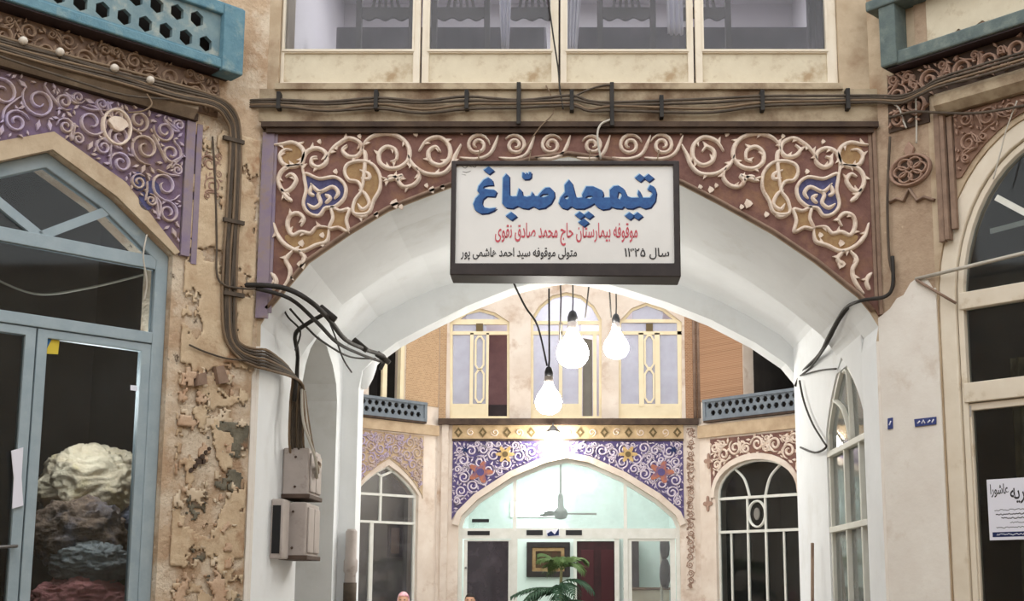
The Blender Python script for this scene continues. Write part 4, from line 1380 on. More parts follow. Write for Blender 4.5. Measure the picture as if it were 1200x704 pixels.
# brown carved spandrel of the right wall
rs0 = ur + .115
oa_ = r_arch(.03)
rz1 = R.p(1120, 134)[1]
left_side = [p for p in oa_ if p[0] < 2 * r_uc]
poly = [(rs0, rz1)]
lower = [p for p in reversed(oa_) if p[0] > rs0 and p[1] > r_sp + .1]
poly += [(rs0, min(p[1] for p in lower[:1]))] + lower
u_end = 2 * r_uc - rs0
poly = [q for q in poly if q[0] <= u_end] + [(u_end, lower[0][1]), (u_end, rz1)]
sr = thing('spandrel_panel', 'dull brown carved panel over the cream round-headed shopfront', 'carved panel', R.w(r_uc, lower[0][1], 0))
MB().prism(R, poly, .001, .012).build('ground', M['brown'], sr)
arabesque(R, poly, [.07, .05, .04, .03, .02, .014], .013, .012, .032, 47).build('scrollwork', M['scroll_brown'], sr)
# ledge and frieze
ledge('trim_right_ledge', R, (1096, 132), (1200, 100), .12, .1, 'beam', R.p(1094, 128, .1)[0], 3.6)
zf0, zf1 = R.p(1120, 103, .01)[1], R.p(1050, 75, .12)[1] - .012
uf = [(R.p(1040, 118, .01)[0], zf0 - .16), (R.p(1088, 118, .01)[0], zf0 - .16), (R.p(1088, 118, .01)[0], zf0), (2.1, zf0), (2.1, zf1), (R.p(1040, 90, .01)[0], zf1)]
fr2 = thing('frieze_panel', 'dark scroll frieze under the worn teal beam at the top right', 'carved panel', R.w(.9, zf0, 0))
MB().prism(R, uf, .001, .012).build('ground', M['dark_band'], fr2)
arabesque(R, uf, [.075, .055, .04, .03, .02], .018, .012, .04, 57).build('scrollwork', M['scroll_brown'], fr2)
# worn teal balcony beam with post
RD = .12
br = thing('balcony_railing', 'worn teal balcony beam with a stub post at the top right', 'railing', R.q(1045, 75, RD))
rb0, rb1 = R.p(1050, 75, RD)[1], R.p(1050, 63, RD)[1]
ua = R.p(1033, 70, RD)[0]
MB().box(R, ua, 2.2, rb0, rb1 + .02, RD - .14, RD).build('bottom_rail', M['teal_dark'], br, bevel=.01)
MB().box(R, ua, ua + .11, rb0, R.p(1042, -30, RD)[1], RD - .12, RD + .015).build('end_post', M['teal_dark'], br, bevel=.012)
MB().box(R, ua - .08, 2.2, R.p(1042, 7, RD)[1], R.p(1042, -5, RD)[1], RD - .12, RD + .03).build('top_rail', M['teal_dark'], br, bevel=.01)
MB().box(R, ua + .02, 2.2, rb0 - .01, rb0, .001, RD - .02).build('balcony_floor', M['chair'], br)
inf = R.pp([(1088, 52), (1088, -20), (1230, -80)], RD - .1)
pts = [(inf[0][0], rb1)]
rq = random.Random(9)
u = inf[0][0]
while u < 2.1:
    u += .05
    pts.append((u, rb1 + .05 + rq.uniform(-.02, .03)))
MB().prism(R, [(inf[0][0], rb1 + 1.2)] + pts + [(2.1, rb1 + 1.2)], RD - .13, RD - .09).build('infill_panel', M['cream_dark'], br)
MB().prism(R, [(inf[0][0] + .02, rb1 + .02)] + [(p[0], p[1] - .0) for p in pts[1:]] + [(2.1, rb1 + .02)], RD - .12, RD - .1).build('broken_edge', M['scroll_brown'], br)
MB().box(R, ua + .17, ua + .3, rb1, rb1 + .9, RD - .15, RD - .1).build('worn_mullion', M['brown_plaster'], br, bevel=.01)
# pale rod over the right shopfront
rd = thing('awning_rod', 'pale metal rod slanting across the fanlight of the right shopfront', 'rod', R.q(1073, 327, .03))
MB().tube([R.q(1073, 327, .02), R.q(1210, 294, .1)], .011).build('rod', M['rod'], rd)
MB().tube([R.q(1074, 328, .03), R.q(1120, 355, .03)], .009).build('brace', M['moulding'], rd)

# ------------------------------------------------------------------ cables on the facade
def cab(name, lb, pts, r, m, group=None, smooth=5, seg=6):
    P = crom(pts, smooth) if len(pts) > 2 else [Vector(p) for p in pts]
    return tag(MB().tube(P, r, seg).build(name, M[m] if isinstance(m, str) else m), lb, 'cable', group)
cr_ = random.Random(12)
LD = .12
# the long bundle: along the left wall, round the corner and down the pier to the meter boxes
nb = 7
names = ['topmost', 'second', 'third', 'fourth', 'fifth', 'sixth', 'lowest']
ordn = ['outermost', 'second', 'third', 'fourth', 'fifth', 'sixth', 'innermost']
for i in range(nb):
    o = i * 3.2
    j = lambda a=1.0: cr_.uniform(-a, a)
    pts = [L.q(-60, 20 + o + j(), LD), L.q(0, 42 + o * .9 + j(), LD), L.q(70, 62 + o * .9 + j(2), LD), L.q(140, 82 + o * .8 + j(2), LD), L.q(205, 100 + o * .8 + j(2), LD), L.q(250, 112 + o * .7, LD - .02),
           L.q(274 - i * 1.6, 128 + i * 2, .06), L.q(282 - i * 2.0, 160, .035), L.q(281 - i * 2.4 + j(), 230, .035), L.q(278 - i * 2.5 + j(), 300, .03), L.q(276 - i * 2.5 + j(), 350, .03), L.q(277 - i * 2.2, 392 + i * .6, .03),
           L.q(284 - i * .6, 404 + i * 2.6, .035), F.q(300, 409 + i * 3.4, .05), F.q(316, 412 + i * 3.6, .05), PL.w(8.12 + .008 * i, PL.p(330, 436 + i * 1.5)[1], .06 + .008 * i), PL.w(8.16 + .01 * i, PL.p(330, 470)[1], .05 + .012 * i), PL.w(8.2 + .012 * (i % 4), PL.p(330, 520)[1], .045 + .014 * i), PL.w(8.3 + .03 * i, PL.p(332, 548)[1], .06 + .01 * i)]
    cab('power_cable', 'dusty cable, %s of the seven bundled under the teal balcony to the meter boxes' % names[i], pts, .0085, 'cable' if i % 3 else 'cable_tan', 'cable bundle down the left pier', 4)
# clips around the bundle
for x, y0, y1, lb in ((27, 46, 66, 'nearest the left edge of the photo'), (70, 58, 80, 'second along the left cables'), (134, 76, 100, 'below the middle of the teal balcony'), (176, 92, 112, 'nearest the corner on the left cables')):
    t = thing('cable_clip', 'pale ceramic cable clip on the left wall, %s' % lb, 'clip', L.q(x, y1, .07), 'ceramic clips on the left wall')
    c = L.q(x, (y0 + y1) / 2 - 8, LD + .012)
    MB().lathe(c, [(.01, -.02), (.022, -.018), (.022, .012), (.016, .022), (.004, .026)], 12, L.n).build('knob', mat('glazed_ceramic', (206, 196, 182), rough=.35) if 'cer' not in M else M['cer'], t)
    MB().tube([L.q(x, y1 + 6, .001), L.q(x, y1, .07), L.q(x, y0, LD + .01)], .008).build('bracket', M['cable'], t)
for k, y in enumerate((160, 256, 342)):
    a, b = L.p(262, y, .05), L.p(288, y, .05)
    tag(MB().box(L, a[0] + .005, b[0] - .005, a[1] - .012, a[1] + .012, .028, .05).build('cable_strap', M['cable']), 'dark strap holding the vertical cables on the left pier, %s' % ('top', 'middle', 'lowest')[k] + ' of three', 'strap', 'straps on the left pier')
# the horizontal bundle over the arch
FD = .075
for i in range(4):
    o = i * 4.2
    j = lambda a=1.0: cr_.uniform(-a, a)
    pts = [F.q(288, 118 + o * .6, FD), F.q(327, 117 + o * .7 + j(), FD), F.q(384, 119 + o + j(2), FD), F.q(441, 114 + o + j(), FD), F.q(495, 118 + o + j(2), FD), F.q(547, 114 + o + j(), FD), F.q(610, 116 + o * .8 + j(2), FD), F.q(668, 112 + o + j(), FD),
           F.q(690, 118 + o + j(2), FD), F.q(718, 121 + o * .6 + j(2), FD), F.q(775, 118 + o + j(), FD), F.q(835, 116 + o * 1.2 + j(2), FD), F.q(893, 112 + o + j(), FD), F.q(960, 113 + o * .7 + j(), FD), F.q(1024, 112 + o * .6, FD),
           R.q(1056, 112 + o * .7, .06), R.q(1080, 104 + o * .5, .12), R.q(1100, 92 + o * .8, .14), R.q(1150, 76 + o, .14), R.q(1210, 58 + o, .14), R.q(1270, 40 + o, .14)]
    cab('power_cable', 'brown cable over the main arch, %s of the four running on to the right wall' % ('topmost', 'second', 'third', 'lowest')[i], pts, .0085, 'cable' if i != 2 else 'cable_tan', 'cables over the arch', 4)
cab('power_cable', 'thin cable arching up between two clips over the sign', [F.q(668, 116, .08), F.q(690, 105, .06), F.q(716, 100, .07), F.q(717, 120, .07)], .006, 'cable')
for x, y0, y1 in ((327, 108, 128), (441, 106, 128), (547, 106, 128), (608, 97, 146), (670, 106, 130), (717, 97, 148), (775, 112, 138), (893, 106, 130), (993, 104, 128)):
    tag(MB().box(F, F.p(x - 2.4, y0, FD)[0], F.p(x + 2.4, y0, FD)[0], F.p(x, y1, FD)[1], F.p(x, y0, FD)[1], .037, FD + .016).build('cable_clip', M['cable_black'], bevel=.003), 'black clip on the cables over the arch, %s' % {327: 'leftmost, by the corner', 441: 'under the leftmost upper window', 547: 'above the left corner of the sign', 608: 'tall, above the sign left of middle', 670: 'above the middle of the sign', 717: 'tall, above the sign right of middle', 775: 'above the right corner of the sign', 893: 'under the rightmost upper window', 993: 'rightmost, under the window end'}[x], 'clip', 'black clips over the arch')
# loose drooping wires on the beam
cab('loose_wire', 'thin crooked wire hanging from the beam to the top of the sign', [F.q(640, 100, .07), F.q(650, 128, .06), F.q(632, 150, .09), F.q(612, 178, .1)], .004, 'cable_tan')
cab('loose_wire', 'cream hooked wire end above the middle of the sign', [F.q(716, 140, .08), F.q(704, 146, .09), F.q(700, 160, .1), F.q(704, 186, .1)], .007, 'rod')
cab('loose_wire', 'black wire running down the crack between the two middle upper windows', [F.q(640, -20, .02), F.q(648, 40, .02), F.q(654, 80, .02), F.q(656, 104, .07), F.q(660, 128, .08)], .005, 'cable_black')
# second thin cables on the left wall
cab('power_cable', 'single cable along the edge of the left ledge, below the bundle', [L.q(-40, 50, .12), L.q(0, 66, .12), L.q(80, 92, .12), L.q(150, 112, .12), L.q(225, 118, .11), L.q(262, 128, .05)], .007, 'cable')
cab('loose_wire', 'curled wire end hanging off the left ledge', [L.q(172, 110, .12), L.q(178, 122, .13), L.q(168, 130, .13), L.q(150, 132, .12)], .005, 'cable_tan')
cab('power_cable', 'cable hanging free down the left pier left of the strapped bundle', [L.q(249, 160, .02), L.q(252, 210, .02), L.q(254, 280, .02), L.q(254, 320, .03), L.q(263, 334, .04), L.q(285, 338, .05), L.q(300, 338, .06)], .007, 'cable')
cab('loose_wire', 'thin wire crossing the left pier to the bundle at the bend', [L.q(222, 404, .03), L.q(240, 412, .03), L.q(266, 420, .03), L.q(290, 422, .05)], .006, 'cable')
# the drooping tangle across the left spring of the arch
def vq(px, py, y):
    return at_y(px, py, y)
TG = [('thick black cable of the left tangle, drooping from the pier to the passage capital', [F.q(262, 336, .05), F.q(300, 334, .08), F.q(335, 338, .1), F.q(362, 352, .1), vq(384, 372, 7.7), vq(405, 398, 8.3), vq(430, 410, 9.2), vq(450, 418, 9.9), vq(446, 432, 10.1)], .016),
      ('second black cable of the left tangle, sagging below the thick one', [F.q(300, 338, .07), F.q(340, 350, .1), vq(372, 378, 7.7), vq(396, 402, 8.3), vq(425, 416, 9.2), vq(448, 424, 9.9)], .012),
      ('black cable rising from the vertical bundle to the left tangle', [PL.w(8.14, PL.p(330, 470)[1], .08), PL.w(8.1, PL.p(332, 420)[1], .1), vq(346, 392, 7.9), vq(362, 378, 7.8), vq(384, 366, 7.7)], .014),
      ('thin wire looping under the left tangle near the niche', [vq(340, 362, 7.7), vq(360, 384, 7.9), vq(378, 400, 8.2), vq(410, 418, 9.0), vq(440, 420, 9.9)], .007),
      ('thin wire hanging down from the left tangle past the niche', [vq(384, 372, 7.8), vq(392, 392, 8.2), vq(402, 420, 8.7), vq(412, 436, 9.3)], .006),
      ('stray wire end poking up at the left of the tangle', [vq(330, 358, 7.7), vq(338, 372, 7.8), vq(352, 388, 7.8), vq(346, 410, 8.0)], .006),
      ('thin wire along the passage wall left of the niche', [PL.w(8.5, PL.p(350, 425)[1], .02), PL.w(8.52, PL.p(350, 470)[1], .02), PL.w(8.5, PL.p(346, 520)[1], .02)], .006)]
for lb, pts, r in TG:
    cab('power_cable', lb, pts, r, 'cable_black')
for k, (x, y, yy, lb) in enumerate(((384, 368, 7.7, 'thick'), (422, 405, 9.0, 'middle of the'), (449, 420, 9.9, 'end of the'))):
    c = vq(x, y, yy)
    tag(MB().tube([c + Vector((-.05, 0, .04)), c + Vector((.05, 0, -.035))], .026, 8, r1=.02).build('tape_joint', M['cable_black']), 'black taped joint on the %s left tangle' % lb, 'joint', 'taped joints')
# right side drooping cables
TR = [('black cable drooping from the right arch end down to the rear arch', [R.q(1046, 300, .03), R.q(1046, 335, .04), R.q(1036, 348, .05), F.q(1010, 352, .08), vq(990, 362, 7.8), vq(972, 392, 8.3), vq(960, 415, 9.0), vq(940, 436, 10.0), vq(932, 452, 10.2)], .011),
      ('second black cable beside the drooping right one', [F.q(1020, 350, .06), vq(1000, 356, 7.7), vq(984, 375, 8.0), vq(968, 405, 8.6), vq(950, 430, 9.5), vq(936, 442, 10.15)], .009),
      ('thin cable swinging from the rear arch to the corner of the passage window', [PR.q(x, y, .03) for x, y in [(937, 446), (942, 470), (952, 496), (964, 516), (968, 524), (955, 530), (938, 524)]], .008),
      ('thin cable across the wall above the passage window', [PR.q(x, y, .02) for x, y in [(938, 440), (960, 434), (980, 432)]], .006)]
for lb, pts, r in TR:
    cab('power_cable', lb, pts, r, 'cable_black')
cab('loose_wire', 'thin wire hanging down the carved right pilaster to the rosette', [R.q(1073, 112, .05), R.q(1074, 140, .03), R.q(1074, 168, .03)], .006, 'rod')
cab('loose_wire', 'thin wire hanging by the corner right of the main arch', [F.q(1034, 116, .09), R.q(1052, 125, .04), R.q(1058, 140, .03), R.q(1062, 150, .03)], .006, 'rod')
cab('power_cable', 'cable crossing the right pilaster onto the dark carved spandrel', [R.q(1042, 138, .05), R.q(1070, 131, .06), R.q(1100, 132, .07), R.q(1150, 132, .07), R.q(1230, 118, .08)], .008, 'cable')
cab('power_cable', 'black cable down the right edge of the main arch by the moulding', [R.q(1043, 160, .03), R.q(1040, 230, .03), R.q(1042, 300, .03), R.q(1048, 330, .03), R.q(1040, 346, .04), F.q(1022, 349, .07)], .008, 'cable')
cab('loose_wire', 'pale slanting wire across the dull brown spandrel', [R.q(1192, 118, .06), R.q(1180, 150, .05), R.q(1172, 180, .05), R.q(1164, 210, .05)], .004, 'rod')

for i in range(4):
    o = .03 * i
    cab('power_cable', 'slack cable looping above the upper meter box, %s of four' % ('nearest', 'second', 'third', 'farthest')[i], [PL.w(8.16 + o, PL.p(330, 455)[1], .12), PL.w(8.1 + o * .5, PL.p(330, 495 + 4 * i)[1], .15 + o * .4), PL.w(8.2 + o, PL.p(332, 535 + 3 * i)[1], .21), PL.w(8.34 + o, PL.p(336, 560 - 6 * i)[1], .2), PL.w(8.42 + o, PL.p(338, 535)[1], .14)], .0095, 'cable_tan' if i % 2 else 'rod', 'slack cables above the meter boxes')
# meter boxes on the passage jamb
def meter(lb, x_near, x_far, y_top, y_bot, group, prot=.16, y_len=None):
    ya, yb = y_len
    za, zb_ = PL.p(x_far, y_bot)[1], PL.p(x_far, y_top)[1]
    t = thing('meter_box', lb, 'box', (-1.84, (ya + yb) / 2, za), group)
    MB().box(PL, ya, yb, za, zb_, .002, prot).build('body', M['box'], t, bevel=.012)
    mid = (ya + yb) / 2
    MB().box(PL, ya + .03, mid - .01, za + .03, zb_ - .03, prot, prot + .012).build('cover', M['box'], t, bevel=.006)
    MB().box(PL, mid + .01, yb - .03, za + .03, zb_ - .03, prot, prot + .012).build('cover', M['box'], t, bevel=.006)
    MB().box(PL, ya - .012, yb + .012, za - .014, za + .014, .001, prot + .014).build('bottom_rim', M['box_rim'], t, bevel=.004)
    for z in (za + .06, zb_ - .06):
        MB().lathe(PL.w(ya, z, prot * .5) - Vector((0, .004, 0)), [(.008, 0), (.008, .006), (.001, .008)], 10, (0, -1, 0)).build('screw', M['box_rim'], t)
MZ = lambda y: 1.6
meter('grey meter box, upper of the two stacked on the left passage jamb', 335, 345, 531, 586, 'meter boxes', .17, (8.22, 8.62))
meter('grey meter box, lower of the two stacked on the left passage jamb', 332, 345, 593, 655, 'meter boxes', .17, (8.2, 8.62))
fb_ = thing('fuse_box', 'narrow grey box with a dark open edge left of the lower meter box', 'box', PL.w(8.0, PL.p(324, 655)[1], 0))
z0, z1 = PL.p(324, 655)[1], PL.p(324, 586)[1]
MB().box(PL, 7.95, 8.14, z0, z1, .001, .075).build('body', M['box'], fb_, bevel=.008)
MB().box(PL, 7.945, 7.95, z0 + .03, z1 - .04, .012, .062).build('dark_slot', M['black_plastic'], fb_)

# passage: window on the right wall
FR = -.012
pw_ = thing('window_5', 'white-framed pointed window in the right wall of the white passage', 'window', PR.w((wa + wb) / 2, .9, FR), None, 'structure')
pin = inset(PW, .035)
MB().prism(PR, PW, FR - .05, FR, [pin]).build('frame', M['white_paint'], pw_, bevel=.004)
MB().prism(PR, inset(PW, .02), FR - .03, FR - .026).build('pane', M['glass_grey'], pw_)
t0, t1 = PR.p(990, 522)[1], PR.p(990, 617)[1]
umin, umax = min(p[0] for p in PW), max(p[0] for p in PW)
um = (umin + umax) / 2
for z, n_ in ((t0, 'transom_rail'), (t1, 'lower_rail')):
    MB().box(PR, umin + .01, umax - .01, z - .02, z + .02, FR - .045, FR + .012).build(n_, M['white_paint'], pw_, bevel=.003)
for f in (PR.p(990, 600)[0], PR.p(1008, 600)[0]):
    u = f
    MB().box(PR, u - .014, u + .014, .92, t0, FR - .042, FR + .006).build('mullion', M['white_paint'], pw_)
MB().strip(PR, crom([(umin + .04, spz + .25), (umin + .42 * (umax - umin), spz + .1), (um + .12, t0 + .02)], 6), .026, FR - .026, FR + .004, taper=False).build('tracery_bar', M['white_paint'], pw_)
MB().strip(PR, crom([(um - .02, apex_z - .1), (um + .1, spz + .3), (um + .16, t0 + .02)], 6), .026, FR - .026, FR + .004, taper=False).build('tracery_bar', M['white_paint'], pw_)
# small dark box and pipes on the rear jamb
nb_ = thing('niche_shelf', 'dark small ledge across the olive niche of the left passage wall', 'shelf', PL.w(9.5, PL.p(377, 510)[1], -.3))
a, b = PL.p(366, 509, -.29), PL.p(388, 499, -.29)
MB().box(PL, a[0], b[0], a[1], b[1], -.304, -.25).build('ledge', M['dark_band'], nb_)
pp_ = thing('drain_pipe', 'grey pipe end standing at the left foot of the rear passage arch', 'pipe', (at_y(410, 690, 10.24).x, 10.24, .0))
xx = at_y(410, 690, 10.24).x
MB().lathe((xx, 10.24, 0), [(.045, 0), (.045, 1.72), (.055, 1.74), (.055, 1.82), (.045, 1.84), (.045, 2.05), (.03, 2.07)], 16).build('pipe', M['box'], pp_)
MB().lathe((xx, 10.24, 1.45), [(.052, 0), (.052, .2)], 16).build('dark_sleeve', M['cable'], pp_)
sx = at_y(946, 690, 9.9)
tag(MB().tube([Vector((1.68, 9.3, 0)), Vector((1.74, 9.35, 1.0)), vq(952, 636, 9.4)], .012).build('wooden_stick', M['moulding']), 'thin stick leaning on the white wall right of the far arched window', 'stick')

# corbels (capital bulge) at the rear arch
for side, px, nm in ((-1, 428, 'left'), (1, 936, 'right')):
    c = at_y(px, 436, 10.28)
    prof = [(.05, -.13), (.09, -.05), (.115, .03), (.13, .12), (.13, .3)]
    o = MB().lathe((c.x - (.05 if side < 0 else -.1), 10.43, c.z + .02), prof, 20).build('trim_capital_' + nm, M['white'])
    o['kind'] = 'structure'

# ------------------------------------------------------------------ lamps hung through the passage
def hang_bulb(lb, px, py, y, r, wire_px, extra=None):
    c = at_y(px, py, y)
    top = vq(wire_px[0], wire_px[1], y)
    t = thing('hanging_bulb', lb, 'lamp', c - Vector((0, 0, r * 1.1)), 'bare bulbs hung in the passage')
    prof = [(.012, -1.12 * r), (.35 * r, -1.08 * r), (.72 * r, -.9 * r), (.95 * r, -.55 * r), (1.0 * r, -.15 * r), (.86 * r, .3 * r), (.55 * r, .75 * r), (.36 * r, 1.1 * r), (.3 * r, 1.25 * r)]
    MB().lathe(c, prof, 24).build('bulb', M['bulb'], t)  # drawn oversized, the glow around the bulb is put into its shape
    MB().lathe(c + Vector((0, 0, 1.25 * r)), [(.34 * r, 0), (.36 * r, .1 * r), (.3 * r, .5 * r)], 16).build('cap', M['box'], t)
    MB().lathe(c + Vector((0, 0, 1.75 * r)), [(.3 * r, 0), (.32 * r, .3 * r), (.22 * r, .62 * r), (.08 * r, .75 * r)], 16).build('socket', M['black_plastic'], t)
    MB().tube([c + Vector((0, 0, 2.4 * r)), c + Vector((.004, 0, 3.0 * r)), Vector((c.x, y, top.z))], .007).build('cord', M['cable_black'], t)
    return c
hang_bulb('lit bare bulb with black socket, lowest and leftmost of the three hanging lamps', 643, 468, 9.4, .1, (643, 338))
hang_bulb('lit bare bulb hanging in the middle of the three lamps, right of the lowest', 671, 410, 11.6, .15, (671, 300))
hang_bulb('lit bare bulb, rightmost of the three hanging lamps', 722, 404, 11.8, .12, (722, 300))
# wires strung across the far court carry the two outer lamps
zc = vq(671, 300, 11.7).z
tag(MB().tube(crom([Vector((-4.7, 11.6, zc + .9)), Vector((-1.5, 11.6, zc + .15)), Vector((at_y(671, 300, 11.6).x, 11.6, vq(671, 300, 11.6).z)), Vector((at_y(722, 300, 11.8).x, 11.8, vq(722, 300, 11.8).z)), Vector((2.5, 11.8, zc + .3)), Vector((4.7, 11.8, zc + .9))], 8), .01).build('span_wire', M['cable_black']), 'black span wire stretched across the far court, carrying two of the bulbs', 'wire')
for (x0, y0, x1, y1, yy, lb) in ((655, 300, 656, 400, 11.6, 'left of the middle bulb'), (690, 300, 686, 372, 11.7, 'right of the middle bulb'), (708, 300, 716, 372, 11.8, 'left of the rightmost bulb')):
    tag(MB().tube([vq(x0, y0, yy), vq((x0 + x1) / 2 + 2, (y0 + y1) / 2, yy), vq(x1, y1, yy)], .008).build('loose_wire', M['cable_black']), 'thin wire hanging down %s' % lb, 'wire')
tag(MB().tube(crom([at_y(596, 317, 9.9), at_y(604, 336, 9.9), at_y(616, 360, 9.9), at_y(630, 382, 9.7), at_y(641, 428, 9.4)], 6), .008).build('loose_wire', M['cable_black']), 'dark wire slanting from the passage crown to the lowest bulb', 'wire')
# lamp above the frieze of the far arch
c = G.q(648, 518, .25)
t = thing('wall_lamp', 'lit lamp on a bracket over the crown of the far arch', 'lamp', c - Vector((0, 0, .12)))
MB().lathe(c, [(.01, -.13), (.1, -.1), (.13, 0), (.1, .1), (.05, .16)], 20).build('globe', M['bulb'], t)
MB().lathe(c + Vector((0, 0, .16)), [(.12, 0), (.06, .05), (.03, .09)], 16).build('shade_cap', M['metal'], t)
MB().tube([c + Vector((0, 0, .25)), c + Vector((0, .12, .3)), G.w(0, c.z + .3, .001) + Vector((c.x, 0, 0))], .014).build('bracket', M['metal'], t)

# ------------------------------------------------------------------ far facade
fgd = .03
cor0 = G.p(600, 497, .1)[1]
struct('trim_far_cornice', MB().box(G, -2.0, 2.0, cor0, G.p(600, 490, .1)[1], .001, .1), M['dark_band'])
fp = G.pp([(530, 515), (801, 515), (801, 498), (530, 498)], fgd)
fz_ = thing('frieze_panel', 'tan frieze with a row of dark diamonds above the far violet arch', 'carved panel', G.w(0, fp[0][1], 0))
MB().box(G, fp[0][0], fp[1][0], fp[0][1], fp[2][1], .001, fgd).build('ground', M['frieze'], fz_)
zc_ = (fp[0][1] + fp[2][1]) / 2
hh = (fp[2][1] - fp[0][1]) * .36
nd = 19
for k in range(nd):
    u = fp[0][0] + (k + .5) * (fp[1][0] - fp[0][0]) / nd
    if k % 2 == 0:
        MB().prism(G, [(u - hh * .8, zc_), (u, zc_ - hh), (u + hh * .8, zc_), (u, zc_ + hh)], fgd - .002, fgd + .008, [[(u - hh * .35, zc_), (u, zc_ - hh * .45), (u + hh * .35, zc_), (u, zc_ + hh * .45)]]).build('diamond', M['frieze_dark'], fz_)
    else:
        MB().strip(G, spiral((u, zc_), hh * .8, 1.3, k, 1, 14), .02, fgd - .002, fgd + .01).build('scroll', M['scroll'], fz_)
MB().box(G, fp[0][0], fp[1][0], fp[0][1] - .02, fp[0][1] + .012, .001, fgd + .02).build('lower_bead', M['dark_band'], fz_)
# violet tiled spandrels (two, one each side of the arch)
ga = g_arch
def g_off(g):
    out = []
    for i, p in enumerate(ga):
        a, b = Vector(ga[max(i - 1, 0)]), Vector(ga[min(i + 1, len(ga) - 1)])
        tt = (b - a).normalized()
        out.append(tuple(Vector(p) + Vector((-tt.y, tt.x)) * g))
    return out
go = g_off(.1)
crown = max(go, key=lambda p: p[1])
ztop = G.p(600, 516, .03)[1]
uL_, uR_ = G.p(530, 560, .02)[0], G.p(801, 560, .02)[0]
for side in (0, 1):
    if side == 0:
        low = [p for p in go if uL_ + .02 < p[0] < crown[0] - .04]
        poly = [(uL_, low[0][1] - .12)] + low + [(crown[0] - .03, min(crown[1], ztop - .02)), (crown[0] - .03, ztop), (uL_, ztop)]
    else:
        low = [p for p in go if crown[0] + .04 < p[0] < uR_ - .02]
        poly = [(crown[0] + .03, min(crown[1], ztop - .02))] + low + [(uR_, low[-1][1] - .12), (uR_, ztop), (crown[0] + .03, ztop)]
    t = thing('spandrel_panel', 'violet tiled spandrel with white scrolls and an orange flower, %s of the far arch' % ('left' if side == 0 else 'right'), 'carved panel', G.w(poly[0][0], poly[0][1], 0), 'violet tiled spandrels')
    MB().prism(G, poly, .001, .02).build('ground', M['tile_purple'], t)
    arabesque(G, poly, [.11, .085, .065, .05, .036, .026], .026, .02, .035, 71 + side, 1500, .82).build('white_scrollwork', M['tile_white'], t)
    fx = 563 if side == 0 else 775
    for (x, y, r, mm, nm) in ((fx, 553, .2, 'tile_orange', 'orange_flower'), (592 if side == 0 else 736, 532, .15, 'tile_gold', 'gold_rosette'), (545 if side == 0 else 789, 527, .06, 'ink_navy', 'dark_rosette')):
        u, v = G.p(x, y, .03)
        pts = []
        for k in range(40):
            a = 2 * PI * k / 40
            rr = r * (.72 + .28 * math.cos(a * (5 if nm == 'orange_flower' else 6)))
            pts.append((u + rr * math.cos(a), v + rr * .9 * math.sin(a)))
        o = MB().prism(G, pts, .02, .04).build(nm, M[mm], t)
        if nm != 'dark_rosette':
            MB().prism(G, [(u + r * .3 * math.cos(a), v + r * .3 * math.sin(a)) for a in [k * PI / 5 for k in range(10)]], .04, .046).build('flower_centre', M['frieze_dark'] if nm == 'gold_rosette' else M['tile_purple'], o)
# pale band round the arch
struct('trim_far_arch_band', MB().prism(G, ga + list(reversed(g_off(.095))), .001, .05), M['far_plaster'])
for nm, x in (('left', 521), ('right', 808)):
    a, b = G.p(x - 4, 560, .03), G.p(x + 4, 560, .03)
    if nm == 'left':
        struct('trim_far_pilaster_left', MB().box(G, a[0], b[0], 0, cor0, .001, .04), M['far_plaster'])
# ornamented strip right of the violet panel
rp = G.pp([(804, 690), (815, 690), (815, 500), (804, 500)], .02)
o_ = thing('relief_strip', 'pinkish relief strip with small scrolls right of the far violet spandrel', 'carved panel', G.w(rp[0][0], rp[0][1], 0))
MB().prism(G, rp, .001, .012).build('ground', M['far_plaster'], o_)
arabesque(G, rp, [.055, .035, .02], .014, .012, .026, 81).build('scrollwork', M['scroll_brown'], o_)
for x, y in ((830, 540), (829, 590)):
    u, v = GR.p(x, y, .02)
    tag(MB().prism(GR, [(u + .09 * math.cos(a) * (.7 + .3 * math.cos(4 * a)), v + .12 * math.sin(a) * (.7 + .3 * math.cos(4 * a))) for a in [k * PI / 16 for k in range(32)]], .001, .02).build('relief_flower', M['scroll_brown']), 'small relief flower on the pink pilaster left of the far right window, %s' % ('upper' if y == 540 else 'lower'), 'ornament', 'pilaster flowers')

# shopfront of the far arch
GF = -.06
sf = thing('shopfront', 'white-framed glazed shopfront filling the far central arch', 'shopfront', G.w((gu[0] + gu[1]) / 2, 0, GF))
def GU(x, d=GF):
    return G.p(x, 620, d)[0]
def GZ(y, d=GF):
    return G.p(666, y, d)[1]
ain = inset([(gu[0], .0)] + ga + [(gu[1], .0)], .06)
ain[0] = (ain[0][0], .02); ain[-1] = (ain[-1][0], .02)
MB().prism(G, [(gu[0], 0)] + ga + [(gu[1], 0)], GF - .06, GF, [ain]).build('outer_frame', M['white_paint'], sf)
MB().box(G, ain[0][0], ain[-1][0], GZ(631), GZ(619), GF - .06, GF + .01).build('transom_beam', M['white_paint'], sf)
for x, w in ((603, .09), (733, .07)):
    MB().box(G, GU(x) - w / 2, GU(x) + w / 2, .02, GZ(622), GF - .055, GF + .012).build('post', M['white_paint'], sf)
    MB().box(G, GU(x) - .025, GU(x) + .025, GZ(620), arc_z(GU(x), ga) - .05, GF - .045, GF - .01).build('fanlight_bar', M['white_paint'], sf)
MB().prism(G, [(ain[0][0] - .01, GZ(620)), (ain[-1][0] + .01, GZ(620))] + [p for p in reversed(inset([(gu[0], .0)] + ga + [(gu[1], .0)], .05)) if p[1] > GZ(619)], GF - .04, GF - .036).build('fanlight_pane', glass_mat('clear_far_glass', (244, 248, 248), (226, 240, 236), .16, .8), sf)
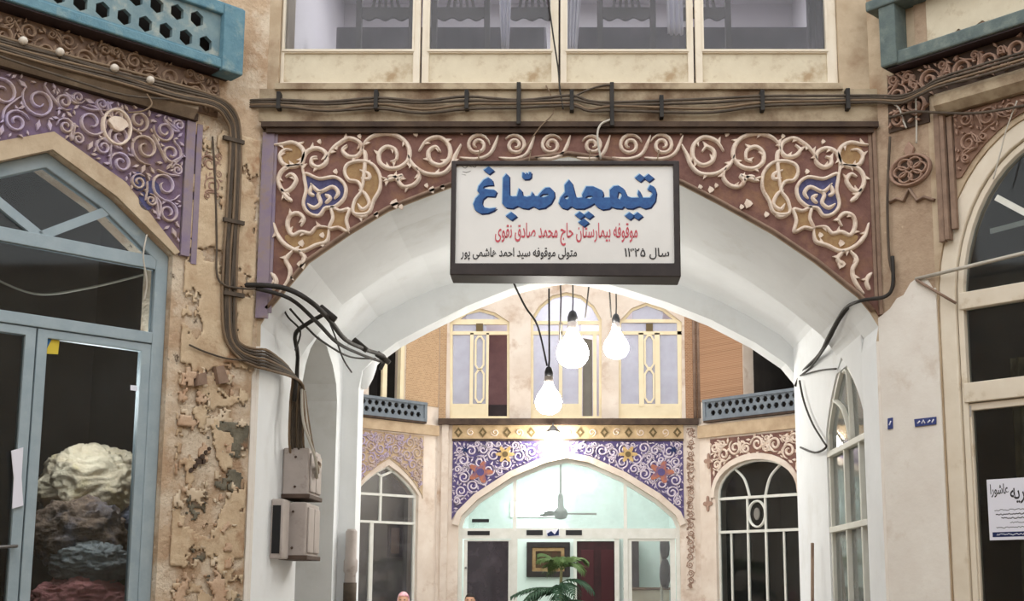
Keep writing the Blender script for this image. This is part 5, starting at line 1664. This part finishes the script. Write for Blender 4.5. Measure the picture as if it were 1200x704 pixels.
dl2 = MB().prism(G, [(GU(544), .03), (GU(600), .03), (GU(600), GZ(632)), (GU(544), GZ(632))], GF - .05, GF - .005, [[(GU(548), .3), (GU(596), .3), (GU(596), GZ(634)), (GU(548), GZ(634))]]).build('door_leaf', M['white_paint'], sf)
MB().box(G, GU(547), GU(597), .29, GZ(633), GF - .03, GF - .025).build('pane', glass_mat('tinted_door_glass', (120, 112, 118), (110, 102, 108), .3, .6), dl2)
MB().lathe(G.q(546, 665, GF), [(.012, 0), (.016, .03), (.004, .05)], 10, (0, -1, 0)).build('knob', M['metal'], dl2)
dl3 = MB().prism(G, [(GU(736), .03), (GU(791), .03), (GU(791), GZ(631)), (GU(736), GZ(631))], GF - .05, GF - .005, [[(GU(740), .3), (GU(785), .3), (GU(785), GZ(634)), (GU(740), GZ(634))]]).build('door_leaf', M['white_paint'], sf)
MB().box(G, GU(739), GU(786), .29, GZ(633), GF - .03, GF - .025).build('pane', M['glass_clear'], dl3)
MB().box(G, GU(720), GU(725), .03, GZ(630), GF - .05, GF).build('slim_post', M['white_paint'], sf)
for x0, x1, y0, y1 in ((553, 573, 608, 612), (548, 574, 622, 627), (617, 636, 621, 627), (663, 682, 621, 627)):
    MB().box(G, GU(x0), GU(x1), GZ(y1), GZ(y0), GF + .005, GF + .016).build('vent_slot', M['black_plastic'], sf)
mb = MB().prism(G, G.pp([(640, 621), (655, 620), (656, 628), (641, 628)], GF + .02), GF + .005, GF + .02)
e_ = mb.build('emblem_plate', M['paper'], sf)
MB().prism(G, G.pp([(641, 625), (646, 622), (650, 626), (655, 619), (655, 627), (642, 628)], GF + .022), GF + .0205, GF + .024).build('dark_mark', M['ink_navy'], e_)
# inside the far shop
BK = -.26 - 3.2
def K(x, y, d=BK + .03):
    return G.p(x, y, d)
pa_, pb_ = K(617, 676), K(668, 635)
pf_ = thing('framed_picture', 'dark picture in wide black and gold frame on the far shop back wall', 'picture', G.w((pa_[0] + pb_[0]) / 2, pa_[1], BK))
def frame_ring(fr, a, b, w, d0, d1):
    return MB().prism(fr, [a, (b[0], a[1]), b, (a[0], b[1])], d0, d1, [[(a[0] + w, a[1] + w), (b[0] - w, a[1] + w), (b[0] - w, b[1] - w), (a[0] + w, b[1] - w)]])
frame_ring(G, pa_, pb_, .1, BK + .002, BK + .06).build('black_frame', M['sign_frame'], pf_, bevel=.01)
a2, b2 = (pa_[0] + .1, pa_[1] + .1), (pb_[0] - .1, pb_[1] - .1)
frame_ring(G, a2, b2, .06, BK + .002, BK + .045).build('gold_frame', M['gold'], pf_)
MB().box(G, a2[0] + .06, b2[0] - .06, a2[1] + .06, b2[1] - .06, BK + .002, BK + .03).build('canvas', mat('dark_painting', (86, 66, 44), (52, 44, 34), 5, .5, 0, 40, (120, 60, 44), 4, .6), pf_)
da, db = K(676, 700), K(722, 634)
dd_ = thing('door_3', 'dark red-brown door in the back wall of the far shop', 'door', G.w((da[0] + db[0]) / 2, 0, BK), None, 'structure')
MB().box(G, da[0], db[0], 0, db[1], BK + .002, BK + .04).build('door_leaf', mat('dark_maroon_door', (66, 34, 38), (48, 28, 30), 5, .5), dd_, bevel=.005)
frame_ring(G, (da[0] - .06, -.05), (db[0] + .06, db[1] + .06), .06, BK + .002, BK + .06).build('door_frame', M['white_paint'], dd_)
for z0, z1 in ((.2, .95), (1.05, db[1] - .15)):
    for f in (0, 1):
        w = (db[0] - da[0]) / 2
        MB().box(G, da[0] + f * w + .08, da[0] + (f + 1) * w - .05, z0, z1, BK + .04, BK + .052).build('door_panel', M['ink_black'] if False else mat('maroon_panel', (74, 38, 42)), dd_, bevel=.006)
tag(MB().box(G, K(732, 640)[0], K(747, 640)[0], 0, K(740, 633)[1], BK + .002, BK + .5).build('tall_cabinet', mat('dark_grey_cabinet', (84, 78, 80), (70, 66, 68), 5, .5), bevel=.01), 'tall dark grey cabinet against the back wall right of the maroon door', 'cabinet')
# hats / coats on the right: two dark hanging bundles on a pale pole
hp = thing('coat_stand', 'pale coat stand behind the right pane of the far shopfront', 'stand', G.w(G.p(775, 660, -1.2)[0], 0, -1.2))
cu_ = G.p(775, 660, -1.2)[0]
MB().lathe(G.w(cu_, 0, -1.2), [(.2, 0), (.2, .02), (.03, .05), (.022, .1), (.022, G.p(775, 625, -1.2)[1]), (.004, G.p(775, 624, -1.2)[1])], 14).build('pole', M['rod'], hp)
for y, r, lb in ((640, .15, 'dark grey cloth bag on the coat stand, upper of the two'), (672, .17, 'dark grey cloth bag on the coat stand, lower of the two')):
    c = G.w(cu_ + .05, G.p(775, y, -1.1)[1], -1.1)
    o = MB().blob(c, (r * .5, r * .5, r * 1.35), .2, 3, y, 20, 14).build('hanging_bag', mat('dark_grey_cloth', (110, 104, 104), (86, 82, 84), 9, .9))
    tag(o, lb, 'bag', 'bags on the coat stand')
    MB().tube([c + Vector((0, 0, r * 1.2)), c + Vector((-.03, .02, r * 1.7))], .012).build('strap', M['cable'], o)
ctb = thing('shop_counter', 'low pale counter behind the right pane of the far shopfront', 'counter', G.w(GU(765), 0, -1.6))
MB().box(G, GU(738), GU(792), 0, G.p(765, 688, -1.5)[1] - .04, -1.9, -1.5).build('counter_body', M['cream'], ctb, bevel=.01)
MB().box(G, GU(736), GU(794), G.p(765, 688, -1.5)[1] - .04, G.p(765, 688, -1.5)[1], -1.95, -1.45).build('counter_top', M['moulding'], ctb, bevel=.008)
# ceiling fan
FD_ = -1.3
fc = G.q(657, 602, FD_)
cfz = 4.05
cf = thing('ceiling_fan', 'ceiling fan on a long dark rod inside the far shop', 'fan', fc - Vector((0, 0, .08)))
MB().tube([fc + Vector((0, 0, .1)), Vector((fc.x, fc.y, cfz - .02))], .016).build('rod', M['cable'], cf)
MB().lathe(Vector((fc.x, fc.y, cfz - .1)), [(.02, 0), (.06, .03), (.07, .095)], 16).build('canopy', M['cable'], cf)
MB().lathe(fc, [(.02, -.09), (.09, -.07), (.12, -.01), (.1, .06), (.05, .11), (.04, .3), (.02, .34)], 20).build('motor', M['metal'], cf)
for k in range(3):
    a = .12 + k * 2 * PI / 3
    d = Vector((math.cos(a), math.sin(a), 0))
    n = Vector((-d.y, d.x, .25)).normalized()
    P = [fc + d * .1 - n * .03, fc + d * .2 - n * .06, fc + d * .58 - n * .075, fc + d * .6 + n * .06, fc + d * .2 + n * .06, fc + d * .1 + n * .03]
    up = Vector((0, 0, .008))
    mb = MB().add([p for p in P] + [p + up for p in P], [tuple(range(6)), tuple(range(11, 5, -1))] + [(i, (i + 1) % 6, 6 + (i + 1) % 6, 6 + i) for i in range(6)])
    mb.build('blade', M['cable'], cf)
# strip light and the room lamp of the far shop
tl = thing('strip_light', 'lit white strip light high on the back wall of the far shop', 'lamp', G.q(630, 598, BK + .1))
za_, zb_ = K(600, 604, BK + .1), K(652, 588, BK + .1)
MB().box(G, za_[0], zb_[0], za_[1], zb_[1], BK + .04, BK + .1).build('diffuser', M['tube'], tl, bevel=.02)
MB().box(G, za_[0] - .03, zb_[0] + .03, za_[1] - .02, zb_[1] + .02, BK + .002, BK + .04).build('housing', M['white_paint'], tl)
for nm_, p_, e_ in (('far_left_shop_fill', GL.w(-.6, 3.4, -.7), 12), ('far_upper_fill', G.w(0, 6.2, -.7), 30)):  # unseen point lights added to brighten these far rooms
    l_ = bpy.data.lights.new(nm_, 'POINT')
    l_.energy = e_
    l_.shadow_soft_size = .2
    lo_ = bpy.data.objects.new(nm_, l_)
    lo_.location = p_
    C.objects.link(lo_)
al = bpy.data.lights.new('far_shop_lamp', 'AREA')
al.energy = 50
al.size = 2.2
ao = bpy.data.objects.new('far_shop_lamp', al)
ao.location = (0, YG + 1.9, 4.0)
C.objects.link(ao)

# upper windows of the far facade
WF = -.05
def far_window(n, lb, poly, panes, bars, solid_y, extra=None):
    us = [p[0] for p in poly]
    t = thing('window_%d' % n, lb, 'window', G.w((min(us) + max(us)) / 2, poly[0][1], WF), None, 'structure')
    fr_in = inset(poly, .04)
    MB().prism(G, poly, WF - .05, WF, [fr_in]).build('frame', M['cream_far'], t)
    for x0, y0, x1, y1 in bars:
        a, b = G.p(x0, y1, WF), G.p(x1, y0, WF)
        MB().box(G, a[0], b[0], a[1], b[1], WF - .04, WF + .006).build('bar', M['cream_far'], t)
    for x0, x1 in solid_y:
        a, b = G.p(x0, 491, WF), G.p(x1, 473, WF)
        MB().box(G, a[0], b[0], a[1], b[1], WF - .03, WF - .002).build('lower_panel', M['cream_far'], t)
    for x0, x1 in panes:
        a, b = G.p(x0, 476, WF), G.p(x1, 376, WF)
        MB().box(G, a[0], b[0], a[1], b[1], WF - .028, WF - .022).build('pane', M['glass_far'], t)
    top = [p for p in inset(poly, .03) if p[1] > G.p(600, 378, WF)[1]]
    if len(top) > 2:
        lo = G.p(600, 379, WF)[1]
        MB().prism(G, top + [(max(p[0] for p in top), lo), (min(p[0] for p in top), lo)][::1 if top[0][0] < top[-1][0] else -1], WF - .028, WF - .022).build('arched_pane', M['glass_far'], t)
    return t
def hexes(t, xs, ys):
    for x in xs:
        for y in ys:
            a, b = G.p(x - 6, y + 20, WF + .008), G.p(x + 6, y - 20, WF + .008)
            u0, v0, u1, v1 = a[0], a[1], b[0], b[1]
            k = (u1 - u0) * .3
            out = [(u0, v0 + k * 1.6), (u0 + k, v0), (u1 - k, v0), (u1, v0 + k * 1.6), (u1, v1 - k * 1.6), (u1 - k, v1), (u0 + k, v1), (u0, v1 - k * 1.6)]
            MB().prism(G, out, WF - .02, WF + .01, [inset(out, .028)]).build('hexagon_frame', M['cream_far'], t)
t = far_window(6, 'left upper window of the far facade, one casement open on a dark red room', GW['left'], [(530, 570)], [(527, 374, 597, 380), (527, 388, 597, 392), (550, 390, 555, 476), (569, 390, 573, 490)], [(529, 571)])
hexes(t, [562], [413, 452])
MB().prism(G, G.pp([(558, 379), (566, 379), (566, 388), (558, 388)], WF), WF - .01, WF + .012).build('square_boss', M['frieze_dark'], t)
t = far_window(7, 'tall arched middle window of the far facade, behind the hanging bulbs', GW['mid'], [(624, 681)], [(622, 376, 705, 380), (622, 388, 705, 392), (655, 378, 659, 490), (678, 392, 682, 490), (695, 392, 699, 490)], [(624, 656), (659, 679)])
MB().prism(G, G.pp([(683, 396), (694, 398), (694, 490), (683, 490)], WF - .1), WF - .11, WF - .1).build('ajar_leaf', M['grey_room'], t)
t = far_window(8, 'right upper window of the far facade with stacked hexagon panes', GW['right'], [(727, 797)], [(725, 374, 799, 378), (725, 388, 799, 392), (749, 390, 754, 476), (768, 390, 773, 476), (795, 378, 799, 490)], [(727, 797)])
hexes(t, [761], [412, 452])
MB().prism(G, G.pp([(757, 379), (765, 379), (765, 388), (757, 388)], WF), WF - .01, WF + .012).build('square_boss', M['frieze_dark'], t)
# red-brown room lining seen in the open casement
tag(MB().box(G, G.p(570, 440, -.5)[0], G.p(600, 440, -.5)[0], G.p(600, 492)[1] + .001, G.p(580, 388, -.5)[1], -.56, -.5).build('red_room_lining', mat('dusty_red_lining', (146, 112, 112), (126, 94, 96), 5, .8)), 'dusty red-brown room lining behind the open casement of the far left upper window', 'lining')
tag(MB().box(G, G.p(572, 484, -.4)[0], G.p(596, 484, -.4)[0], G.p(600, 492)[1] + .001, G.p(580, 474, -.4)[1], -.48, -.4).build('low_bench', M['chair'], bevel=.01), 'low dark bench on the sill of the open far casement', 'bench')
# brick facing at both ends of the upper storey
zq0 = G.p(512, 490, .012)[1]
struct('trim_far_brick_left', MB().box(G, -2.0, G.p(523, 440, .012)[0], zq0, gz, .001, .012), M['brick'])
struct('trim_far_brick_right', MB().box(G, G.p(803, 440, .012)[0], 2.0, zq0, gz, .001, .012), M['brick_red'])
struct('trim_far_brick_left_bay', MB().box(GL, gl_up[1][0] + .01, -.01, GL.p(490, 474, .012)[1], gz, .001, .012), M['brick'])
struct('trim_far_brick_right_bay', MB().box(GR, .01, gr_up[0] - .01, GR.p(830, 470, .012)[1], gz, .001, .012), M['brick_red'])
for k, x in enumerate((814, 819)):
    a = G.p(x, 440, .02)[0]
    struct('trim_far_corner_roll_%d' % (k + 1), MB().tube([G.w(a, zq0, .02), G.w(a, gz, .02)], .028, 10), M['moulding'])
tag(MB().box(GL, GL.p(449, 430, -.05)[0], GL.p(454, 430, -.05)[0], gl_up[0][1], 6.2, -.1, -.05).build('window_post', M['cream_far']), 'cream post in the dark upper window of the far left bay', 'post')
tag(MB().box(GL, gl_up[1][0] - .07, gl_up[1][0], gl_up[0][1], 6.2, -.1, -.02).build('window_post', M['cream_far']), 'cream jamb at the right of the dark upper window of the far left bay', 'post')

# lattice balconies of the far bays
def lattice(lb, fr, u0, u1, z0, z1, d, du):
    t = thing('balcony_railing', lb, 'railing', fr.w((u0 + u1) / 2, z0, d))
    h = z1 - z0
    MB().box(fr, u0, u1, z0, z0 + h * .16, d - .06, d + .01).build('bottom_rail', M['lattice_far'], t)
    MB().box(fr, u0, u1, z1 - h * .14, z1, d - .06, d + .02).build('top_rail', M['lattice_far'], t)
    for u in (u0, u1 - .05):
        MB().box(fr, u, u + .05, z0, z1, d - .05, d + .012).build('end_post', M['lattice_far'], t)
    hol = []
    n = int((u1 - u0 - .12) / du)
    for k in range(n):
        for r_ in (0, 1):
            u = u0 + .06 + du * (k + .5) + (du * .5 if r_ else 0)
            if u + du * .4 > u1 - .05:
                continue
            z = z0 + h * (.33 if r_ else .68)
            rr = du * .36
            hol.append([(u + rr * math.cos(a), z + rr * math.sin(a)) for a in [j * PI / 3 for j in range(6)]])
    MB().prism(fr, [(u0, z0), (u1, z0), (u1, z1), (u0, z1)], d - .03, d - .005, hol).build('lattice_board', M['lattice_far'], t)
    MB().box(fr, u0, u1, z0 - .03, z0, .001, d).build('balcony_floor', M['dark_band'], t)
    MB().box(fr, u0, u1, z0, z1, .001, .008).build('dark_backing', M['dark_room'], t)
a, b = GL.p(500, 494, .1), GL.p(500, 474, .1)
lattice('small grey lattice balcony front on the far left bay', GL, -2.2, a[0], a[1], b[1] + .03, .1, .12)
a, b = GR.p(824, 493, .1), GR.p(824, 470, .1)
lattice('small grey-blue lattice balcony front on the far right bay', GR, a[0], 2.4, a[1], b[1] + .02, .1, .13)
def f_ledge(nm, fr, u0, u1, z0, z1, d):
    struct(nm, MB().box(fr, u0, u1, z0, z1, .001, d), M['far_cornice'])
zl0, zl1 = GL.p(470, 506, .05)[1], GL.p(470, 494, .05)[1]
f_ledge('trim_far_ledge_left', GL, -2.6, -.02, zl0, zl1, .06)
zr0, zr1 = GR.p(880, 507, .05)[1], GR.p(880, 492, .05)[1]
f_ledge('trim_far_ledge_right', GR, .02, 2.6, zr0, zr1, .06)
# carved spandrels of the side bays
def bay_panel(lb, fr, u0, u1, z0, z1, hole_top, rs, m1, m2, seed, w):
    poly = [(u0, z0)] + hole_top + [(u1, z0), (u1, z1), (u0, z1)]
    t = thing('spandrel_panel', lb, 'carved panel', fr.w((u0 + u1) / 2, z0, 0))
    MB().prism(fr, poly, .001, .012).build('ground', M[m1], t)
    arabesque(fr, poly, rs, w, .012, .035, seed, 1400, .84).build('scrollwork', M[m2], t)
top = [(u, v) for u, v in pointed(gl_u0 - .06, gl_u1 + .06, .1, gl_sp, gl_za + .1) if v > gl_sp - .02]
top = sorted(top)
bay_panel('tan carved panel over the pointed window of the far left bay', GL, gl_u0 - .07, gl_u1 + .07, gl_sp - .05, zl0 - .02, top, [.1, .07, .05, .035, .022], 'far_cornice', 'scroll_tan', 91, .02)
hw = (gr_u1 - gr_u0) / 2
top = [(gr_ua - (hw + .06) * math.cos(PI * i / 16), gr_sp + (gr_za - gr_sp + .09) * math.sin(PI * i / 16) ** .9) for i in range(17)]
bay_panel('dark panel with bold cream scrolls over the round-headed far right window', GR, gr_u0 - .07, gr_u1 + .07, gr_sp - .05, zr0 - .03, top, [.13, .09, .065, .045, .03], 'maroon', 'scroll', 95, .035)
struct('trim_far_right_arch_band', MB().prism(GR, [(gr_ua - hw * math.cos(PI * i / 16), gr_sp + (gr_za - gr_sp) * math.sin(PI * i / 16) ** .9) for i in range(17)] + list(reversed(top)), .001, .04), M['far_plaster'])
# windows of the side bays
HF = -.06
t = thing('window_9', 'white-framed pointed window of the far left bay with a forked fanlight', 'window', GL.w((gl_u0 + gl_u1) / 2, .15, HF), None, 'structure')
MB().prism(GL, GLW, HF - .05, HF, [inset(GLW, .035)]).build('frame', M['white_paint'], t)
MB().prism(GL, inset(GLW, .02), HF - .03, HF - .026).build('pane', M['glass_clear'], t)
for y in (580, 612):
    z = GL.p(456, y, HF)[1]
    MB().box(GL, gl_u0 + .02, gl_u1 - .02, z - .018, z + .018, HF - .045, HF + .006).build('rail', M['white_paint'], t)
zt_ = GL.p(456, 580, HF)[1]
uk = GL.p(446, 600, HF)[0]
MB().box(GL, uk - .018, uk + .018, GL.p(456, 612, HF)[1], zt_ + .28, HF - .04, HF).build('mullion', M['white_paint'], t)
for uu in (gl_u0 + .12, gl_u1 - .22):
    MB().bar(GL, (uk, zt_ + .27), (uu, zt_ + .46), .03, HF - .04, HF).build('fork_bar', M['white_paint'], t)
ud = GL.p(435, 650, HF)[0]
MB().box(GL, ud - .03, ud + .03, .17, GL.p(456, 612, HF)[1], HF - .04, HF + .004).build('stile', M['white_paint'], t)
pa2, pb2 = GL.p(455, 652, -1.22), GL.p(472, 615, -1.22)
pc = thing('framed_picture', 'small dark framed picture on the back wall of the far left shop', 'picture', GL.w((pa2[0] + pb2[0]) / 2, pa2[1], -1.24))
frame_ring(GL, pa2, pb2, .05, -1.2595, -1.22).build('black_frame', M['sign_frame'], pc)
MB().box(GL, pa2[0] + .05, pb2[0] - .05, pa2[1] + .05, pb2[1] - .05, -1.2595, -1.235).build('canvas', M['moulding'], pc)
t = thing('window_10', 'round-headed far right window with white bars and a small ring', 'window', GR.w(gr_ua, .15, HF), None, 'structure')
MB().prism(GR, GRW, HF - .05, HF, [inset(GRW, .03)]).build('frame', M['white_paint'], t)
MB().prism(GR, inset(GRW, .02), HF - .03, HF - .026).build('pane', M['glass_shop'], t)
zA1, zA2 = GR.p(886, 582, HF)[1], GR.p(886, 622, HF)[1]
for z in (zA1, zA2):
    MB().box(GR, gr_u0 + .02, gr_u1 - .02, z - .02, z + .02, HF - .045, HF + .006).build('rail', M['white_paint'], t)
for x in (876, 897):
    u = GR.p(x, 620, HF)[0]
    MB().box(GR, u - .015, u + .015, .17, zA1, HF - .04, HF).build('mullion', M['white_paint'], t)
for x in (857, 919):
    u = GR.p(x, 660, HF)[0]
    MB().box(GR, u - .013, u + .013, .17, zA2, HF - .04, HF - .004).build('mullion', M['white_paint'], t)
c = ((GR.p(876, 602, HF)[0] + GR.p(897, 602, HF)[0]) / 2, (zA1 + zA2) / 2)
MB().strip(GR, [(c[0] + .15 * math.cos(a), c[1] + .19 * math.sin(a)) for a in [k * PI / 14 for k in range(28)]], .035, HF - .03, HF + .008, True).build('ring', M['white_paint'], t)
MB().prism(GR, [(c[0] + .05 * math.cos(a), c[1] + .09 * math.sin(a)) for a in [k * PI / 6 for k in range(12)]], HF - .03, HF).build('ring_motif', M['grey_room'], t)
for s_, x0 in ((1, 878), (-1, 896)):
    u0_ = GR.p(x0, 582, HF)[0]
    MB().strip(GR, crom([(u0_, zA1), (u0_ - s_ * .1, zA1 + .28), (u0_ - s_ * .3, zA1 + .46)], 6), .035, HF - .03, HF + .004, taper=False).build('fan_bar', M['white_paint'], t)

# ------------------------------------------------------------------ people and the palm in the far court
def person(lb, px, py, yw, hair, top_m, skin_m, scarf=None, h=None):
    head_top = at_y(px, py, yw)
    H = head_top.z
    x, y = head_top.x, yw
    k = H / 1.68
    me = bpy.data.meshes.new('person')
    def P(a, b, c):
        return (a * k, b * k, c * k)
    V = [P(0, 0, .92), P(0, 0, 1.12), P(0, 0, 1.32), P(0, 0, 1.43), P(0, -.01, 1.5),
         P(.1, 0, .88), P(.11, 0, .48), P(.11, .02, .08), P(.12, -.12, .04),
         P(-.1, 0, .88), P(-.11, 0, .48), P(-.11, .02, .08), P(-.12, -.12, .04),
         P(.17, 0, 1.36), P(.22, .02, 1.1), P(.22, -.08, .88), P(.22, -.11, .8),
         P(-.17, 0, 1.36), P(-.22, .02, 1.1), P(-.22, -.08, .88), P(-.22, -.11, .8)]
    E = [(0, 1), (1, 2), (2, 3), (3, 4), (0, 5), (5, 6), (6, 7), (7, 8), (0, 9), (9, 10), (10, 11), (11, 12), (2, 13), (13, 14), (14, 15), (15, 16), (2, 17), (17, 18), (18, 19), (19, 20)]
    Rr = [.15, .14, .15, .07, .055, .09, .065, .045, .035, .09, .065, .045, .035, .065, .045, .033, .028, .065, .045, .033, .028]
    # fingers
    for sx, hb in ((1, 16), (-1, 20)):
        for f, (dx, ln) in enumerate(((-.03, .075), (-.01, .085), (.01, .08), (.03, .065))):
            i = len(V)
            V += [P(sx * .22, -.11 + dx, .75), P(sx * .215, -.115 + dx, .75 - ln * .6), P(sx * .205, -.12 + dx, .75 - ln)]
            E += [(hb, i), (i, i + 1), (i + 1, i + 2)]
            Rr += [.011, .009, .008]
        i = len(V)
        V += [P(sx * .2, -.16, .77), P(sx * .19, -.17, .73)]
        E += [(hb, i), (i, i + 1)]
        Rr += [.012, .009]
    me.from_pydata(V, E, [])
    o = bpy.data.objects.new('person', me)
    C.objects.link(o)
    o.location = (x, y, 0)
    ORG[o.name] = Vector((x, y, 0))
    sk_ = o.modifiers.new('skin', 'SKIN')
    for v, r in zip(me.skin_vertices[0].data, Rr):
        v.radius = (r * k, r * k * (.72 if r > .12 else 1))
    me.skin_vertices[0].data[0].use_root = True
    o.modifiers.new('smooth', 'SUBSURF').levels = 2
    o.modifiers['smooth'].render_levels = 2
    me.materials.append(top_m)
    tag(o, lb, 'person')
    hc = Vector((x, y - .02, H - .115 * k))
    hd = MB()
    nu, nv = 24, 18
    vs, fs = [], []
    for jj in range(nv + 1):
        th = PI * jj / nv
        for ii in range(nu):
            ph = 2 * PI * ii / nu
            d = Vector((math.sin(th) * math.cos(ph), math.sin(th) * math.sin(ph), math.cos(th)))
            r = Vector((.075, .095, .115)) * k
            p = Vector((d.x * r.x, d.y * r.y, d.z * r.z))
            if d.z < 0:
                p.x *= 1 + .28 * d.z
            if d.y < -.8 and abs(d.x) < .25 and -.35 < d.z < .1:
                p.y -= .02 * k
            vs.append(hc + p)
    for jj in range(nv):
        for ii in range(nu):
            fs.append((jj * nu + ii, jj * nu + (ii + 1) % nu, (jj + 1) * nu + (ii + 1) % nu, (jj + 1) * nu + ii))
    hd.add(vs, fs, True)
    ho = hd.build('head', skin_m, o)
    for sx in (-1, 1):
        MB().blob(hc + Vector((sx * .03 * k, -.088 * k, .012 * k)), (.012 * k, .006 * k, .007 * k), 0, 1, 0, 10, 8).build('eye', M['ink_black'], ho)
        if not scarf:
            MB().blob(hc + Vector((sx * .076 * k, 0, -.005 * k)), (.01 * k, .02 * k, .03 * k), 0, 1, 0, 10, 8).build('ear', skin_m, ho)
    MB().blob(hc + Vector((0, -.088 * k, -.055 * k)), (.022 * k, .006 * k, .006 * k), 0, 1, 0, 10, 8).build('mouth', M['ink_red'], ho)
    hb = MB()
    vs, fs = [], []
    for jj in range(15):
        th = PI * .78 * jj / 14
        for ii in range(24):
            ph = 2 * PI * ii / 24
            d = Vector((math.sin(th) * math.cos(ph), math.sin(th) * math.sin(ph), math.cos(th)))
            if d.y < -.15 and d.z < .45:
                d = Vector((d.x, max(d.y, -.15), max(d.z, .38 if not scarf else .3) if abs(d.x) < .5 else d.z))
            vs.append(hc + Vector((d.x * .086, d.y * .105 + .008, d.z * .122)) * k * (1.0 if not scarf else 1.06))
    for jj in range(14):
        for ii in range(24):
            fs.append((jj * 24 + ii, jj * 24 + (ii + 1) % 24, (jj + 1) * 24 + (ii + 1) % 24, (jj + 1) * 24 + ii))
    hb.add(vs, fs, True)
    hb.build('headscarf' if scarf else 'hair', scarf or hair, o)
    return o
M['skin'] = mat('skin', (206, 160, 132), rough=.6)
M['hair'] = mat('dark_hair', (38, 32, 30), rough=.6)
M['pink'] = mat('pink_scarf', (222, 140, 156), (240, 214, 216), 24, .9)
person('person in a pink headscarf standing before the far left window', 473, 694, 17.6, M['hair'], mat('grey_coat', (96, 92, 98), (84, 80, 88), 9, .9), M['skin'], M['pink'])
person('person with dark hair standing before the left door of the far shopfront', 551, 695, 18.9, M['hair'], mat('dark_coat', (52, 50, 56), (44, 42, 48), 9, .9), M['skin'])

# potted palm before the far shopfront
pc_ = at_y(658, 690, 18.7)
pl = thing('potted_palm', 'tall potted palm with dark arching fronds in front of the far shop', 'plant', (pc_.x, 18.7, 0))
MB().lathe((pc_.x, 18.7, 0), [(.17, 0), (.2, .05), (.25, .4), (.27, .42), (.27, .46), (.23, .46), (.22, .42)], 24).build('pot', M['brown'], pl)
MB().lathe((pc_.x, 18.7, .40), [(.22, 0), (.21, .02), (.01, .03)], 18).build('soil', M['dark_band'], pl)
ztp = at_y(657, 662, 18.7).z
stem = crom([Vector((pc_.x, 18.7, .4)), Vector((pc_.x + .02, 18.7, 1.0)), Vector((pc_.x - .01, 18.72, 1.5)), Vector((pc_.x, 18.7, ztp))], 6)
MB().tube(stem, .03, 8, r1=.02).build('stem', mat('palm_stem', (150, 150, 110), (120, 116, 84), 9), pl)
M['frond'] = mat('palm_frond', (58, 88, 62), (42, 68, 50), 9, .6)
M['frond_y'] = mat('young_palm_frond', (98, 122, 72), (78, 104, 60), 9, .6)
rp_ = random.Random(8)
def frond(base, ang, ln, rise, droop, m, n=13):
    mb = MB()
    d = Vector((math.cos(ang), math.sin(ang) * .8, 0))
    sp_ = [base + d * (ln * t) + Vector((0, 0, rise * t - droop * t * t)) for t in [i / n for i in range(n + 1)]]
    mb.tube(sp_, .008, 5, r1=.003)
    for i in range(2, n + 1):
        t = (sp_[i] - sp_[i - 1]).normalized()
        sd = Vector((-d.y, d.x, 0)).normalized()
        w = .17 * math.sin(PI * (.15 + .8 * i / n))
        for s in (-1, 1):
            tip = sp_[i] + sd * s * w + t * w * .8 - Vector((0, 0, .05 + rp_.uniform(0, .04)))
            mid = sp_[i] + sd * s * w * .5 + t * w * .3
            wv = t * .016
            mb.add([sp_[i] - wv, mid - wv * 1.4, tip, mid + wv * 1.4, sp_[i] + wv], [(0, 1, 2, 3, 4)])
    o = mb.build('frond', m, pl)
    o.modifiers.new('thickness', 'SOLIDIFY').thickness = .003
b0 = Vector((pc_.x, 18.7, ztp - .2))
for k in range(11):
    a = k * 2 * PI / 11 + rp_.uniform(-.15, .15)
    frond(b0 + Vector((0, 0, -.35 + .03 * k)), a, rp_.uniform(.5, .75), rp_.uniform(.12, .3), rp_.uniform(.25, .5), M['frond'])
for k in range(7):
    a = k * 2 * PI / 7 + .3
    frond(b0 + Vector((0, 0, .12)), a, rp_.uniform(.3, .42), rp_.uniform(.35, .55), rp_.uniform(.25, .45), M['frond_y'])
